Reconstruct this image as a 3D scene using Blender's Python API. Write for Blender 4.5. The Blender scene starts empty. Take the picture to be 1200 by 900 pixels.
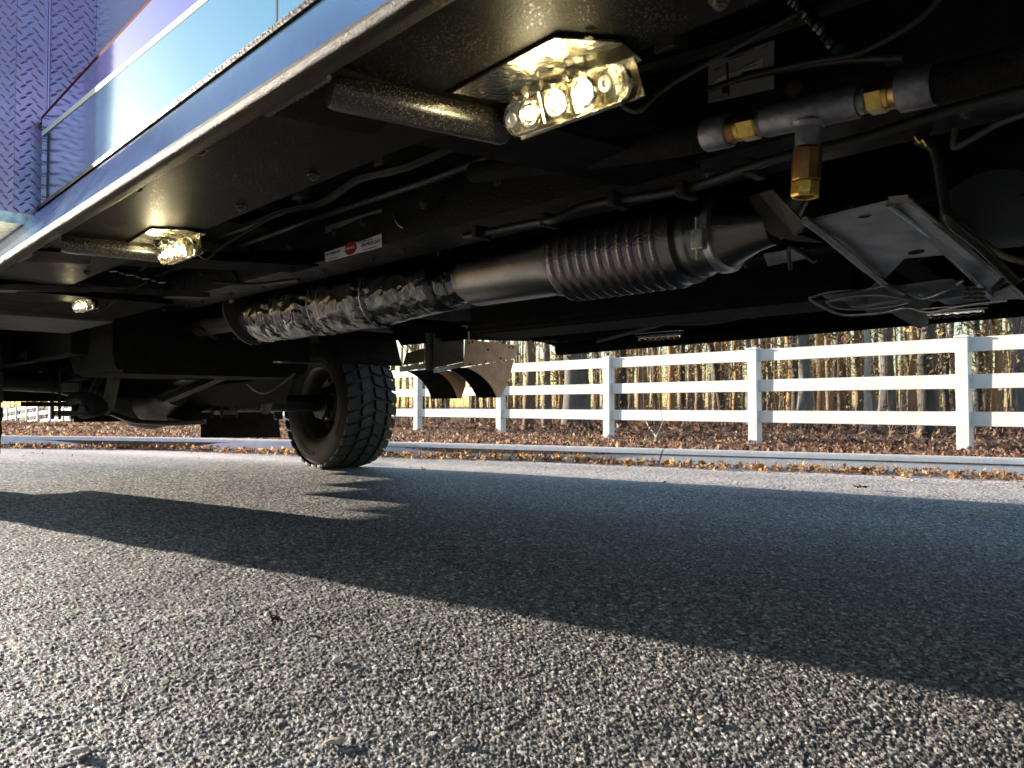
import bpy, bmesh, math, random
import numpy as np
from mathutils import Vector, Matrix, noise
R = math.radians
PI = math.pi
random.seed(7)
rng = np.random.default_rng(11)
S = bpy.context.scene
COL = S.collection

# ------------------------------------------------------------------ camera, world, sun, exposure
CAMH = 0.46
PITCH = math.atan(25 / 900)
cam_d = bpy.data.cameras.new('camera')
cam_d.sensor_width = 36; cam_d.lens = 27.0; cam_d.clip_start = 0.02; cam_d.clip_end = 3000
cam = bpy.data.objects.new('camera', cam_d); COL.objects.link(cam)
cam.location = (0, 0, CAMH); cam.rotation_euler = (PI / 2 + PITCH, 0, 0)
cam_d.dof.use_dof = True; cam_d.dof.focus_distance = 2.6; cam_d.dof.aperture_fstop = 10.0
S.camera = cam
S.view_settings.view_transform = 'Standard'; S.view_settings.look = 'None'
S.view_settings.gamma = 1.0; S.view_settings.exposure = 1.65

SUN_AZ = 56.5      # degrees left of the view direction (+Y)
SUN_EL = 8.6
sd = Vector((-math.sin(R(SUN_AZ)) * math.cos(R(SUN_EL)), math.cos(R(SUN_AZ)) * math.cos(R(SUN_EL)), math.sin(R(SUN_EL))))
world = bpy.data.worlds.new("World"); S.world = world; world.use_nodes = True
wn = world.node_tree.nodes; wl = world.node_tree.links
bg = wn['Background']; sky = wn.new('ShaderNodeTexSky'); sky.sky_type = 'NISHITA'; sky.sun_disc = False
sky.sun_elevation = R(SUN_EL); sky.sun_rotation = R(-SUN_AZ)
sky.air_density = 1.0; sky.dust_density = 0.4; sky.ozone_density = 1.7
wl.new(sky.outputs[0], bg.inputs[0]); bg.inputs[1].default_value = 0.10
sun_d = bpy.data.lights.new('sun', 'SUN'); sun_d.energy = 5.0; sun_d.angle = R(0.55); sun_d.color = (1.0, 0.89, 0.76)
sun = bpy.data.objects.new('sun', sun_d); COL.objects.link(sun)
sun.rotation_euler = sd.to_track_quat('Z', 'Y').to_euler()

# ------------------------------------------------------------------ frames of reference
U = Vector((-0.6908, 0.7230, 0))     # along the truck, towards its rear
V = Vector((0.7230, 0.6908, 0))      # across the truck, towards its far side
MT = Matrix(((U.x, V.x, 0, 0), (U.y, V.y, 0, 0), (0, 0, 1, 0), (0, 0, 0, 1)))
def W(a, b, c): return Vector((U.x * a + V.x * b, U.y * a + V.y * b, c))
def ray(x, y):
    dx = (x - 600) / 900; dy = (450 - y) / 900
    return Vector((dx, math.cos(PITCH) - math.sin(PITCH) * dy, math.sin(PITCH) + math.cos(PITCH) * dy))
def P(x, y, b=None, c=None, a=None):
    d = ray(x, y)
    if b is not None: t = b / d.dot(V)
    elif a is not None: t = a / d.dot(U)
    else: t = (c - CAMH) / d.z
    return (d.dot(U) * t, d.dot(V) * t, CAMH + d.z * t)
def PW(x, y, z):
    d = ray(x, y); t = (z - CAMH) / d.z
    return Vector((d.x * t, d.y * t, z))

# ------------------------------------------------------------------ materials
MATS = {}
def mat(name, col, rough=0.5, metal=0.0, var=0.0, vscale=20.0, bump=0.0, bscale=60.0, emis=0.0, trans=0.0, coat=0.0, rvar=0.0, col2=None, stretch=None, alpha=None, ior=1.45, distort=0.0, spec=0.5):
    m = bpy.data.materials.new(name); m.use_nodes = True
    nt = m.node_tree; n = nt.nodes; l = nt.links
    p = n['Principled BSDF']
    p.inputs['Base Color'].default_value = (*col, 1); p.inputs['Roughness'].default_value = rough; p.inputs['Metallic'].default_value = metal
    p.inputs['IOR'].default_value = ior; p.inputs['Specular IOR Level'].default_value = spec
    if trans: p.inputs['Transmission Weight'].default_value = trans
    if coat: p.inputs['Coat Weight'].default_value = coat; p.inputs['Coat Roughness'].default_value = 0.08
    if emis:
        p.inputs['Emission Color'].default_value = (*col, 1); p.inputs['Emission Strength'].default_value = emis
    tc = n.new('ShaderNodeTexCoord'); src = tc.outputs['Object']
    if stretch:
        mp = n.new('ShaderNodeMapping'); mp.inputs['Scale'].default_value = stretch; l.new(src, mp.inputs[0]); src = mp.outputs[0]
    if var or col2:
        t = n.new('ShaderNodeTexNoise'); t.inputs['Scale'].default_value = vscale; t.inputs['Detail'].default_value = 6; l.new(src, t.inputs['Vector'])
        if distort: t.inputs['Distortion'].default_value = distort
        r = n.new('ShaderNodeValToRGB'); r.color_ramp.elements[0].position = 0.33; r.color_ramp.elements[1].position = 0.67
        c2 = col2 if col2 else tuple(min(1, k * (1 + var)) for k in col)
        c1 = col if col2 else tuple(k * (1 - var) for k in col)
        r.color_ramp.elements[0].color = (*c1, 1); r.color_ramp.elements[1].color = (*c2, 1)
        l.new(t.outputs['Fac'], r.inputs[0]); l.new(r.outputs[0], p.inputs['Base Color'])
    if rvar:
        t2 = n.new('ShaderNodeTexNoise'); t2.inputs['Scale'].default_value = vscale * 0.7; t2.inputs['Detail'].default_value = 5; l.new(src, t2.inputs['Vector'])
        mr = n.new('ShaderNodeMapRange'); mr.inputs[1].default_value = 0.3; mr.inputs[2].default_value = 0.7
        mr.inputs[3].default_value = max(0.03, rough - rvar); mr.inputs[4].default_value = min(1, rough + rvar)
        l.new(t2.outputs['Fac'], mr.inputs[0]); l.new(mr.outputs[0], p.inputs['Roughness'])
    if bump:
        t3 = n.new('ShaderNodeTexNoise'); t3.inputs['Scale'].default_value = bscale; t3.inputs['Detail'].default_value = 4; l.new(src, t3.inputs['Vector'])
        b = n.new('ShaderNodeBump'); b.inputs['Strength'].default_value = bump; b.inputs['Distance'].default_value = 0.01
        l.new(t3.outputs['Fac'], b.inputs['Height']); l.new(b.outputs[0], p.inputs['Normal'])
    MATS[name] = m; return m
def attr_mat(name, attr, rough=0.7, trans=0.0, bump=0.0, bscale=300, spec=0.5):
    m = bpy.data.materials.new(name); m.use_nodes = True; nt = m.node_tree; n = nt.nodes; l = nt.links
    p = n['Principled BSDF']; a = n.new('ShaderNodeVertexColor'); a.layer_name = attr
    l.new(a.outputs['Color'], p.inputs['Base Color']); p.inputs['Roughness'].default_value = rough
    p.inputs['Specular IOR Level'].default_value = spec
    if trans:
        tr = n.new('ShaderNodeBsdfTranslucent'); l.new(a.outputs['Color'], tr.inputs[0])
        mx = n.new('ShaderNodeMixShader'); mx.inputs[0].default_value = trans
        l.new(p.outputs[0], mx.inputs[1]); l.new(tr.outputs[0], mx.inputs[2]); l.new(mx.outputs[0], n['Material Output'].inputs[0])
    if bump:
        tc = n.new('ShaderNodeTexCoord'); t3 = n.new('ShaderNodeTexNoise'); t3.inputs['Scale'].default_value = bscale; t3.inputs['Detail'].default_value = 3; l.new(tc.outputs['Object'], t3.inputs['Vector'])
        b = n.new('ShaderNodeBump'); b.inputs['Strength'].default_value = bump; b.inputs['Distance'].default_value = 0.003
        l.new(t3.outputs['Fac'], b.inputs['Height']); l.new(b.outputs[0], p.inputs['Normal'])
    return m
def spotted(name, col, rough, spot_col, scale=300, metal=0.0, thr=0.20, bumpd=0.0010, spec=0.05):
    """black coating with dried water droplets"""
    m = bpy.data.materials.new(name); m.use_nodes = True; nt = m.node_tree; n = nt.nodes; l = nt.links
    p = n['Principled BSDF']; p.inputs['Metallic'].default_value = metal; p.inputs['Specular IOR Level'].default_value = spec
    tc = n.new('ShaderNodeTexCoord'); v = n.new('ShaderNodeTexVoronoi'); v.inputs['Scale'].default_value = scale; l.new(tc.outputs['Object'], v.inputs['Vector'])
    ns = n.new('ShaderNodeTexNoise'); ns.inputs['Scale'].default_value = 14; l.new(tc.outputs['Object'], ns.inputs['Vector'])
    mul = n.new('ShaderNodeMath'); mul.operation = 'MULTIPLY'; mul.inputs[1].default_value = thr * 2.2; l.new(ns.outputs['Fac'], mul.inputs[0])
    lt = n.new('ShaderNodeMath'); lt.operation = 'LESS_THAN'; l.new(v.outputs['Distance'], lt.inputs[0]); l.new(mul.outputs[0], lt.inputs[1])
    mx = n.new('ShaderNodeMix'); mx.data_type = 'RGBA'; mx.inputs[6].default_value = (*col, 1); mx.inputs[7].default_value = (*spot_col, 1)
    l.new(lt.outputs[0], mx.inputs[0]); l.new(mx.outputs[2], p.inputs['Base Color'])
    mr = n.new('ShaderNodeMapRange'); mr.inputs[3].default_value = rough; mr.inputs[4].default_value = 0.2; l.new(lt.outputs[0], mr.inputs[0]); l.new(mr.outputs[0], p.inputs['Roughness'])
    b = n.new('ShaderNodeBump'); b.inputs['Strength'].default_value = 0.7; b.inputs['Distance'].default_value = bumpd
    l.new(lt.outputs[0], b.inputs['Height']); t3 = n.new('ShaderNodeTexNoise'); t3.inputs['Scale'].default_value = 420; l.new(tc.outputs['Object'], t3.inputs['Vector'])
    b2 = n.new('ShaderNodeBump'); b2.inputs['Strength'].default_value = 0.35; b2.inputs['Distance'].default_value = 0.001; l.new(t3.outputs['Fac'], b2.inputs['Height']); l.new(b.outputs[0], b2.inputs['Normal'])
    l.new(b2.outputs[0], p.inputs['Normal'])
    return m

M_black = mat('black chassis paint', (0.012, 0.011, 0.010), 0.42, spec=0.4, var=0.4, bump=0.25, bscale=180, rvar=0.15)
M_blackr = mat('dull black underseal', (0.010, 0.009, 0.008), 0.8, spec=0.15, bump=0.5, bscale=120, var=0.4)
M_dusty = mat('dusty black steel', (0.035, 0.031, 0.028), 0.55, col2=(0.11, 0.098, 0.085), vscale=9, bump=0.3, bscale=200)
M_coat = spotted('textured black coating with dried droplets', (0.008, 0.0075, 0.007), 0.5, (0.07, 0.066, 0.055))
M_stay = spotted('black stay with dried droplets', (0.012, 0.0115, 0.011), 0.26, (0.20, 0.18, 0.14), thr=.19, spec=.9, scale=420)
M_coat2 = mat('textured black coating', (0.008, 0.0076, 0.0072), 0.6, spec=0.03, bump=0.45, bscale=330, rvar=0.08)
M_nose = mat('black textured step nose', (0.03, 0.024, 0.015), 0.45, spec=0.1, bump=0.8, bscale=600)
M_step = mat('step with sky reflection', (0.26, 0.44, 0.66), 0.16, 0.9, bump=0.08, bscale=420, rvar=0.05)  # blue base colour holds the sky's reflection on the step top
M_panel = mat('glossy blue paint', (0.17, 0.42, 0.55), 0.06, 0.6, coat=1.0, bump=0.02, bscale=300)
M_upper = mat('pale lilac paint', (0.66, 0.66, 0.84), 0.25, 0.2, coat=0.6)
M_purple = mat('purple plate reflection', (0.26, 0.20, 0.58), 0.06, 0.75, coat=1.0)  # purple base stands in for the diamond plate mirrored in the panel
M_redtrim = mat('dark red rubber trim', (0.10, 0.010, 0.009), 0.9, spec=0.05)
M_cream = mat('cream reflective stripe', (0.80, 0.78, 0.60), 0.35)
M_tread = mat('polished diamond plate', (0.50, 0.37, 0.58), 0.24, 0.8, var=0.25, vscale=4, bump=0.05, bscale=300)
M_foil = mat('crinkled heat foil', (0.14, 0.138, 0.136), 0.22, 1.0, bump=0.6, bscale=26, rvar=0.12, vscale=20)
M_can = mat('heat stained steel', (0.15, 0.145, 0.14), 0.30, 1.0, col2=(0.26, 0.245, 0.23), vscale=8, stretch=(1, 1, 3), bump=0.1, bscale=90)
M_canrib = mat('ribbed exhaust steel', (0.13, 0.13, 0.145), 0.26, 1.0, col2=(0.24, 0.20, 0.19), vscale=6, bump=0.15, bscale=160)
M_pipe = mat('grey hydraulic hose fitting', (0.24, 0.23, 0.24), 0.42, 0.8, var=0.3, vscale=40, bump=0.15, bscale=200)
M_brass = mat('brass', (0.62, 0.42, 0.11), 0.30, 1.0, var=0.25, vscale=50, bump=0.1, bscale=200)
M_brassd = mat('aged brass', (0.38, 0.22, 0.09), 0.35, 1.0, var=0.3, vscale=40)
M_steel = mat('zinc plated steel', (0.65, 0.64, 0.62), 0.35, 1.0, var=0.3, vscale=60)
M_skid = mat('grey stamped steel', (0.36, 0.35, 0.34), 0.42, 0.7, var=0.3, vscale=12, bump=0.1, bscale=220)
M_hose = mat('black rubber hose', (0.018, 0.017, 0.016), 0.4, bump=0.2, bscale=200)
M_tyre = mat('tyre rubber', (0.018, 0.017, 0.016), 0.7, col2=(0.034, 0.032, 0.029), vscale=9, bump=0.3, bscale=160)
M_rim = mat('dark grey wheel paint', (0.07, 0.068, 0.064), 0.35, 0.5, var=0.3, vscale=20)
M_brown = mat('rust brown splash guard', (0.66, 0.30, 0.13), 0.5, 0.0, col2=(0.80, 0.48, 0.30), vscale=14, bump=0.2, bscale=80)
M_tank = mat('grey plastic tank', (0.055, 0.062, 0.066), 0.6, bump=0.5, bscale=420)
M_lensp = mat('clear lamp plastic', (0.95, 0.93, 0.85), 0.06, trans=1.0, bump=0.12, bscale=90, ior=1.2)
M_lampm = mat('lamp reflector metal', (0.65, 0.62, 0.52), 0.18, 1.0, bump=0.25, bscale=150)
M_led = mat('lit led', (1.0, 0.84, 0.42), 0.5, emis=20)
M_ledd = mat('dim lit led', (1.0, 0.9, 0.7), 0.5, emis=5)
M_label = mat('label paper', (0.80, 0.78, 0.78), 0.6, var=0.1)
M_labelr = mat('red label print', (0.35, 0.02, 0.02), 0.5)
M_ink = mat('black ink', (0.02, 0.02, 0.02), 0.5)
M_white = mat('white vinyl fence', (0.84, 0.84, 0.83), 0.38, col2=(0.72, 0.72, 0.69), vscale=3.5, bump=0.04, bscale=40)
M_conc = mat('concrete kerb', (0.68, 0.67, 0.64), 0.85, col2=(0.82, 0.80, 0.77), vscale=12, bump=0.5, bscale=160)
M_glass = mat('dark window glass', (0.02, 0.025, 0.03), 0.05, coat=1.0)
M_soil = mat('leaf strewn soil', (0.06, 0.035, 0.022), 0.95, col2=(0.17, 0.10, 0.058), vscale=7, bump=1.0, bscale=30)
M_leaf = attr_mat('dry leaves', 'Col', 0.6, 0.45, spec=0.3)
M_twig = attr_mat('twigs', 'Col', 0.85)

# asphalt (flat sheet further out / behind)
def asphalt_mat():
    m = bpy.data.materials.new('worn asphalt'); m.use_nodes = True; nt = m.node_tree; n = nt.nodes; l = nt.links
    p = n['Principled BSDF']; tc = n.new('ShaderNodeTexCoord')
    v = n.new('ShaderNodeTexVoronoi'); v.inputs['Scale'].default_value = 105; l.new(tc.outputs['Object'], v.inputs['Vector'])
    sp = n.new('ShaderNodeSeparateColor'); l.new(v.outputs['Color'], sp.inputs[0])
    r = n.new('ShaderNodeValToRGB'); e = r.color_ramp.elements
    e[0].position = 0.0; e[0].color = (0.045, 0.042, 0.04, 1); e[1].position = 1; e[1].color = (0.42, 0.40, 0.37, 1)
    k = e.new(0.7); k.color = (0.12, 0.112, 0.105, 1); k = e.new(0.92); k.color = (0.2, 0.185, 0.17, 1)
    l.new(sp.outputs[0], r.inputs[0]); l.new(r.outputs[0], p.inputs['Base Color']); p.inputs['Roughness'].default_value = 0.75
    b = n.new('ShaderNodeBump'); b.inputs['Strength'].default_value = 1; b.inputs['Distance'].default_value = 0.003
    l.new(v.outputs['Distance'], b.inputs['Height']); b.invert = True; l.new(b.outputs[0], p.inputs['Normal'])
    return m
M_road = asphalt_mat()
M_road_near = attr_mat('coarse asphalt', 'Col', 0.62, bump=0.8, bscale=420, spec=0.45)

# ------------------------------------------------------------------ object helpers
ORG = {}
def link(name, me, loc, parent, mats):
    o = bpy.data.objects.new(name, me); COL.objects.link(o)
    for m in (mats if isinstance(mats, (list, tuple)) else [mats]): me.materials.append(m)
    ORG[o.name] = Vector(loc)
    if parent is not None:
        o.parent = parent; o.location = Vector(loc) - ORG[parent.name]
    else: o.location = loc
    return o
def obj(name, bm, m, parent=None, truck=True, smooth=False, kind=None, label=None, at=None):
    if truck: bmesh.ops.transform(bm, matrix=MT, verts=bm.verts)
    if truck: bmesh.ops.recalc_face_normals(bm, faces=bm.faces)
    if at is None:
        vs = [v.co for v in bm.verts]
        lo = Vector((min(v.x for v in vs), min(v.y for v in vs), min(v.z for v in vs))); hi = Vector((max(v.x for v in vs), max(v.y for v in vs), max(v.z for v in vs)))
        at = (lo + hi) / 2
    bmesh.ops.translate(bm, verts=bm.verts, vec=-Vector(at))
    me = bpy.data.meshes.new(name); bm.to_mesh(me); bm.free()
    if smooth:
        me.shade_smooth()
        try: me.set_sharp_from_angle(angle=R(38))
        except Exception: pass
    o = link(name, me, at, parent, m)
    if kind: o['kind'] = kind
    if label: o['label'] = label
    return o
def empty(name, loc, label, cat, group=None, parent=None):
    o = bpy.data.objects.new(name, None); COL.objects.link(o); o.empty_display_size = 0.2
    ORG[o.name] = Vector(loc)
    if parent is not None: o.parent = parent; o.location = Vector(loc) - ORG[parent.name]
    else: o.location = loc
    if label: o['label'] = label
    if cat: o['category'] = cat
    if group: o['group'] = group
    return o
def tag(o, label, cat, group=None):
    o['label'] = label; o['category'] = cat
    if group: o['group'] = group
    return o
def npmesh(name, verts, faces, cols=None, mats=None, kind=None, parent=None, smooth=False, at=(0, 0, 0)):
    verts = np.asarray(verts, dtype=np.float32); faces = np.asarray(faces, dtype=np.int32); k = faces.shape[1]
    me = bpy.data.meshes.new(name); me.vertices.add(len(verts)); me.vertices.foreach_set('co', (verts - np.array(at, dtype=np.float32)).ravel())
    me.loops.add(faces.size); me.loops.foreach_set('vertex_index', faces.ravel())
    me.polygons.add(len(faces)); me.polygons.foreach_set('loop_start', np.arange(0, faces.size, k, dtype=np.int32))
    me.update(calc_edges=True)
    if cols is not None:
        ca = me.color_attributes.new('Col', 'FLOAT_COLOR', 'POINT')
        c4 = np.ones((len(verts), 4), dtype=np.float32); c4[:, :3] = cols; ca.data.foreach_set('color', c4.ravel())
    if smooth: me.shade_smooth()
    o = link(name, me, at, parent, mats)
    if kind: o['kind'] = kind
    return o
def B(): return bmesh.new()
def box(bm, lo, hi, bev=0.0):
    r = bmesh.ops.create_cube(bm, size=1)
    for v in r['verts']:
        v.co = Vector([(lo[i] + hi[i]) / 2 + v.co[i] * (hi[i] - lo[i]) for i in range(3)])
    if bev:
        es = list({e for v in r['verts'] for e in v.link_edges})
        bmesh.ops.bevel(bm, geom=es, offset=bev, segments=2, affect='EDGES', profile=0.5)
    return bm
def frame(d):
    d = Vector(d).normalized(); h = Vector((0, 0, 1)) if abs(d.z) < 0.9 else Vector((1, 0, 0))
    s = d.cross(h).normalized(); return s, s.cross(d).normalized()
def tube(bm, pts, r, n=12, caps=True, sq=None):
    """tube along pts; r a number or list; sq: list of per-ring angle function"""
    pts = [Vector(p) for p in pts]; rs = r if isinstance(r, (list, tuple)) else [r] * len(pts)
    rings = []; s0 = None
    for i, p in enumerate(pts):
        d = (pts[min(i + 1, len(pts) - 1)] - pts[max(i - 1, 0)])
        if d.length < 1e-9: d = Vector((1, 0, 0))
        d.normalize()
        if s0 is None: s, t = frame(d)
        else:
            s = (s0 - d * s0.dot(d)).normalized(); t = s.cross(d).normalized()
        s0 = s
        rr = rs[i]
        rings.append([bm.verts.new(p + (s * math.cos(2 * PI * k / n) + t * math.sin(2 * PI * k / n)) * (rr(2 * PI * k / n) if callable(rr) else rr)) for k in range(n)])
    for i in range(len(rings) - 1):
        for k in range(n):
            bm.faces.new((rings[i][k], rings[i][(k + 1) % n], rings[i + 1][(k + 1) % n], rings[i + 1][k]))
    if caps:
        bm.faces.new(rings[0][::-1]); bm.faces.new(rings[-1])
    return bm
def lathe(bm, p0, p1, prof, n=32):
    """prof: list of (t along p0->p1 in metres, radius)"""
    p0 = Vector(p0); p1 = Vector(p1); d = (p1 - p0).normalized(); s, t = frame(d); rings = []
    for (h, r) in prof:
        c = p0 + d * h
        rings.append([bm.verts.new(c + (s * math.cos(2 * PI * k / n) + t * math.sin(2 * PI * k / n)) * max(r, 1e-4)) for k in range(n)])
    for i in range(len(rings) - 1):
        for k in range(n):
            bm.faces.new((rings[i][k], rings[i][(k + 1) % n], rings[i + 1][(k + 1) % n], rings[i + 1][k]))
    bm.faces.new(rings[0][::-1]); bm.faces.new(rings[-1]); return bm
def smoothpath(pts, k=6):
    pts = [Vector(p) for p in pts]; out = []
    for i in range(len(pts) - 1):
        p0 = pts[max(i - 1, 0)]; p1 = pts[i]; p2 = pts[i + 1]; p3 = pts[min(i + 2, len(pts) - 1)]
        for j in range(k):
            t = j / k
            out.append(0.5 * ((2 * p1) + (p2 - p0) * t + (2 * p0 - 5 * p1 + 4 * p2 - p3) * t * t + (3 * p1 - p0 - 3 * p2 + p3) * t ** 3))
    out.append(pts[-1]); return out
def extr(bm, prof, a0, a1, n=1, close=False):
    """open (b,c) profile swept along a"""
    rings = [[bm.verts.new((a0 + (a1 - a0) * i / n, b, c)) for (b, c) in prof] for i in range(n + 1)]
    m = len(prof)
    for i in range(n):
        for k in range(m if close else m - 1):
            bm.faces.new((rings[i][k], rings[i][(k + 1) % m], rings[i + 1][(k + 1) % m], rings[i + 1][k]))
    if close:
        bm.faces.new(rings[0][::-1]); bm.faces.new(rings[-1])
    return bm
def slab(bm, pts, th):
    """polygon given thickness along vector th"""
    th = Vector(th); a = [bm.verts.new(Vector(p)) for p in pts]; b = [bm.verts.new(Vector(p) + th) for p in pts]; n = len(pts)
    bm.faces.new(a); bm.faces.new(b[::-1])
    for i in range(n): bm.faces.new((a[i], b[i], b[(i + 1) % n], a[(i + 1) % n]))
    return bm
def bolt(bm, p, d, r=0.009, h=0.007):
    d = Vector(d).normalized(); p = Vector(p)
    tube(bm, [p, p + d * h * 0.3], r * 1.5, n=12); tube(bm, [p + d * h * 0.3, p + d * h * 1.3], r, n=6); tube(bm, [p + d * h * 1.3, p + d * h * 1.8], r * 0.5, n=8)

# ------------------------------------------------------------------ terrain and road
def gz(y): return -0.0011 * np.maximum(0, np.asarray(y) - 14.0) ** 2
def gzc(y):
    z = gz(np.minimum(y, 48.0)); return z
kt = [PW(x, y, 0.12) for x, y in ((1200, 538), (900, 530), (600, 522), (480, 519), (330, 516), (200, 513.3), (0, 511))]
d0 = (kt[0] - kt[1]).normalized(); d1 = (kt[-1] - kt[-2]).normalized()
kpts = [kt[0] + d0 * k for k in (14, 7, 3)] + kt + [kt[-1] + Vector((-4, .9, 0)), kt[-1] + Vector((-9, 1.4, 0)), kt[-1] + Vector((-25, 1.5, 0))]
kpts = [Vector((p.x, p.y, 0)) for p in kpts]
KP = smoothpath(kpts, 5)
kx = np.array([p.x for p in KP])[::-1]; ky = np.array([p.y for p in KP])[::-1]
def kerb_y(x): return np.interp(x, kx, ky)

# ground sheet reaching the horizon
gs = B()
xs = [-900, -300, -120, -60, -40, -30, -22, -16, -12, -9, -7, -5, -3, -1, 1, 3, 5, 7, 9, 12, 16, 22, 30, 45, 80, 200, 900]
def bank_z(x, y):
    k = float(kerb_y(x)); dist = y - k
    base = float(gzc(y))
    if dist < 0.0: return -0.03
    t = min(1.0, dist / 2.6)
    return base + 0.085 * (1 - t) - 0.04 * t
rows = [0.02, 0.3, 0.8, 1.4, 2.0, 2.8, 4, 6, 9, 13, 18, 24, 31, 40, 60, 100, 250, 900]
verts = []
for r_ in [-900, -300, -60, -15, -2, -0.03] + rows:
    for x in xs:
        y = float(kerb_y(x)) + r_ if r_ > 0 else float(kerb_y(x)) + r_
        verts.append((x, y, bank_z(x, y) if r_ > 0 else -0.03))
nx = len(xs); nr = len(rows) + 6
faces = [(j * nx + i, j * nx + i + 1, (j + 1) * nx + i + 1, (j + 1) * nx + i) for j in range(nr - 1) for i in range(nx - 1)]
g = npmesh('ground', verts, faces, None, M_soil, 'structure')
# road sheet, its far edge follows the kerb
vx = np.unique(np.concatenate([np.linspace(-30, 16, 93), [-250, -90, 40, 250]]))
verts = [(x, -300, -0.008) for x in vx] + [(x, -12, -0.008) for x in vx] + [(x, float(kerb_y(x)) + 0.02, -0.008) for x in vx]
n_ = len(vx)
faces = [(j * n_ + i, j * n_ + i + 1, (j + 1) * n_ + i + 1, (j + 1) * n_ + i) for j in range(2) for i in range(n_ - 1)]
npmesh('road', verts, faces, None, M_road, 'structure')

# near asphalt as real stones: a fine sheet, denser where it lies closer
def cell_noise(px, py, s, seed):
    gx = px / s; gy = py / s; ix = np.floor(gx).astype(np.int64); iy = np.floor(gy).astype(np.int64)
    f1 = np.full(px.shape, 9.0, dtype=np.float32); f2 = f1.copy(); idv = np.zeros(px.shape, dtype=np.float32)
    for dx in (-1, 0, 1):
        for dy in (-1, 0, 1):
            cx = ix + dx; cy = iy + dy
            h = (cx * 374761393 + cy * 668265263 + seed * 974634777) & 0xffffffff
            h = ((h ^ (h >> 13)) * 1274126177) & 0xffffffff; h ^= h >> 16
            r1 = (h & 1023) / 1023.0; r2 = ((h >> 10) & 1023) / 1023.0; r3 = ((h >> 20) & 1023) / 1023.0
            d = np.hypot(gx - (cx + 0.1 + 0.8 * r1), gy - (cy + 0.1 + 0.8 * r2)).astype(np.float32)
            m1 = d < f1
            f2 = np.where(m1, f1, np.minimum(f2, d)); idv = np.where(m1, r3, idv).astype(np.float32); f1 = np.where(m1, d, f1)
    return f1, f2, idv
rr = np.exp(np.arange(math.log(0.78), math.log(12.5), 0.0027)); th = np.arange(-R(41), R(41), 0.00138)
RR, TH = np.meshgrid(rr, th, indexing='ij'); px = (RR * np.sin(TH)).ravel(); py = (RR * np.cos(TH)).ravel()
jit = 0.0006 * RR.ravel(); px = px + rng.uniform(-1, 1, px.shape) * jit; py = py + rng.uniform(-1, 1, py.shape) * jit * 1.5
wx, wy = px, py
f1, f2, id1 = cell_noise(wx, wy, 0.0076, 1); g1, g2, id2 = cell_noise(wx, wy, 0.0042, 2); q1, q2, id3 = cell_noise(px, py, 0.17, 3)
s1 = np.clip((f2 - f1) * 3.2, 0, 1); s2 = np.clip((g2 - g1) * 2.6, 0, 1)
use = id1 > 0.30                                      # some large stones are missing: small ones fill there
hgt = np.where(use, s1 * (0.0007 + 0.0021 * id1), s2 * 0.0010 * (0.4 + id2)) + 0.0006 * s2
hgt += 0.0012 * np.sin(px * 21 + 2 * np.sin(py * 9)) * np.sin(py * 17 + 1.3) + 0.0008 * (id3 - .5)
fade = np.clip((py - 5) / 5, 0, 1); hgt = hgt * (1 - 0.45 * fade) - 0.003
tint = np.where(use, ((id1 * 977.3) % 1.0), ((id2 * 577.7) % 1.0))
alb = 0.075 + 0.36 * tint ** 1.5; alb = np.where(tint > 0.93, 0.66, alb)
h1, h2, idb = cell_noise(px, py, 0.0165, 5); big = (idb > 0.84) & (h1 < 0.40) & ((h2 - h1) > .12)
hgt = np.where(big, -0.003 + .0017 + .0005 * idb - .003 * h1 ** 2 + .0003 * s2, hgt); alb = np.where(big, .14 + .5 * ((idb * 717.3) % 1.0) ** 2, alb)
alb = alb * (1 + .10 * np.sin(px * 2.3 + 1.7 * np.sin(py * 1.9)) + .08 * np.sin(py * 5.1 + 2 * np.sin(px * 3.7))); alb = np.where(np.where(use, s1, s2) < 0.22, 0.03, alb); alb = np.where(big, .14 + .5 * ((idb * 717.3) % 1.0) ** 2, alb)
hue = ((id1 * 331.7) % 1.0) - 0.5
sun_strip = np.clip((2.0 - (kerb_y(px) - py)) / 1.2, 0, 1) * (.75 + .25 * np.sin(px * 3 + py * 5))  # sunlit strip along the kerb, painted pale into the stone colour
alb = alb * (1 - .8 * sun_strip) + .80 * .8 * sun_strip
cols = np.stack([alb * (1.05 + .12 * sun_strip + 0.10 * hue), alb, alb * (0.95 - .08 * sun_strip - 0.10 * hue)], 1)
verts = np.stack([px, py, hgt], 1)
nr_, nc_ = len(rr), len(th)
I, J = np.meshgrid(np.arange(nr_ - 1), np.arange(nc_ - 1), indexing='ij')
v00 = (I * nc_ + J).ravel(); faces = np.stack([v00, v00 + 1, v00 + nc_ + 1, v00 + nc_], 1)[:, ::-1]
keep = py < kerb_y(px) + 0.01
fk = keep[faces].all(axis=1); faces = faces[fk]
used = np.zeros(len(verts), bool); used[faces.ravel()] = True; remap = np.cumsum(used) - 1
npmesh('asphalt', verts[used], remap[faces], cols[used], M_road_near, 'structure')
print('asphalt faces', len(faces))

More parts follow.
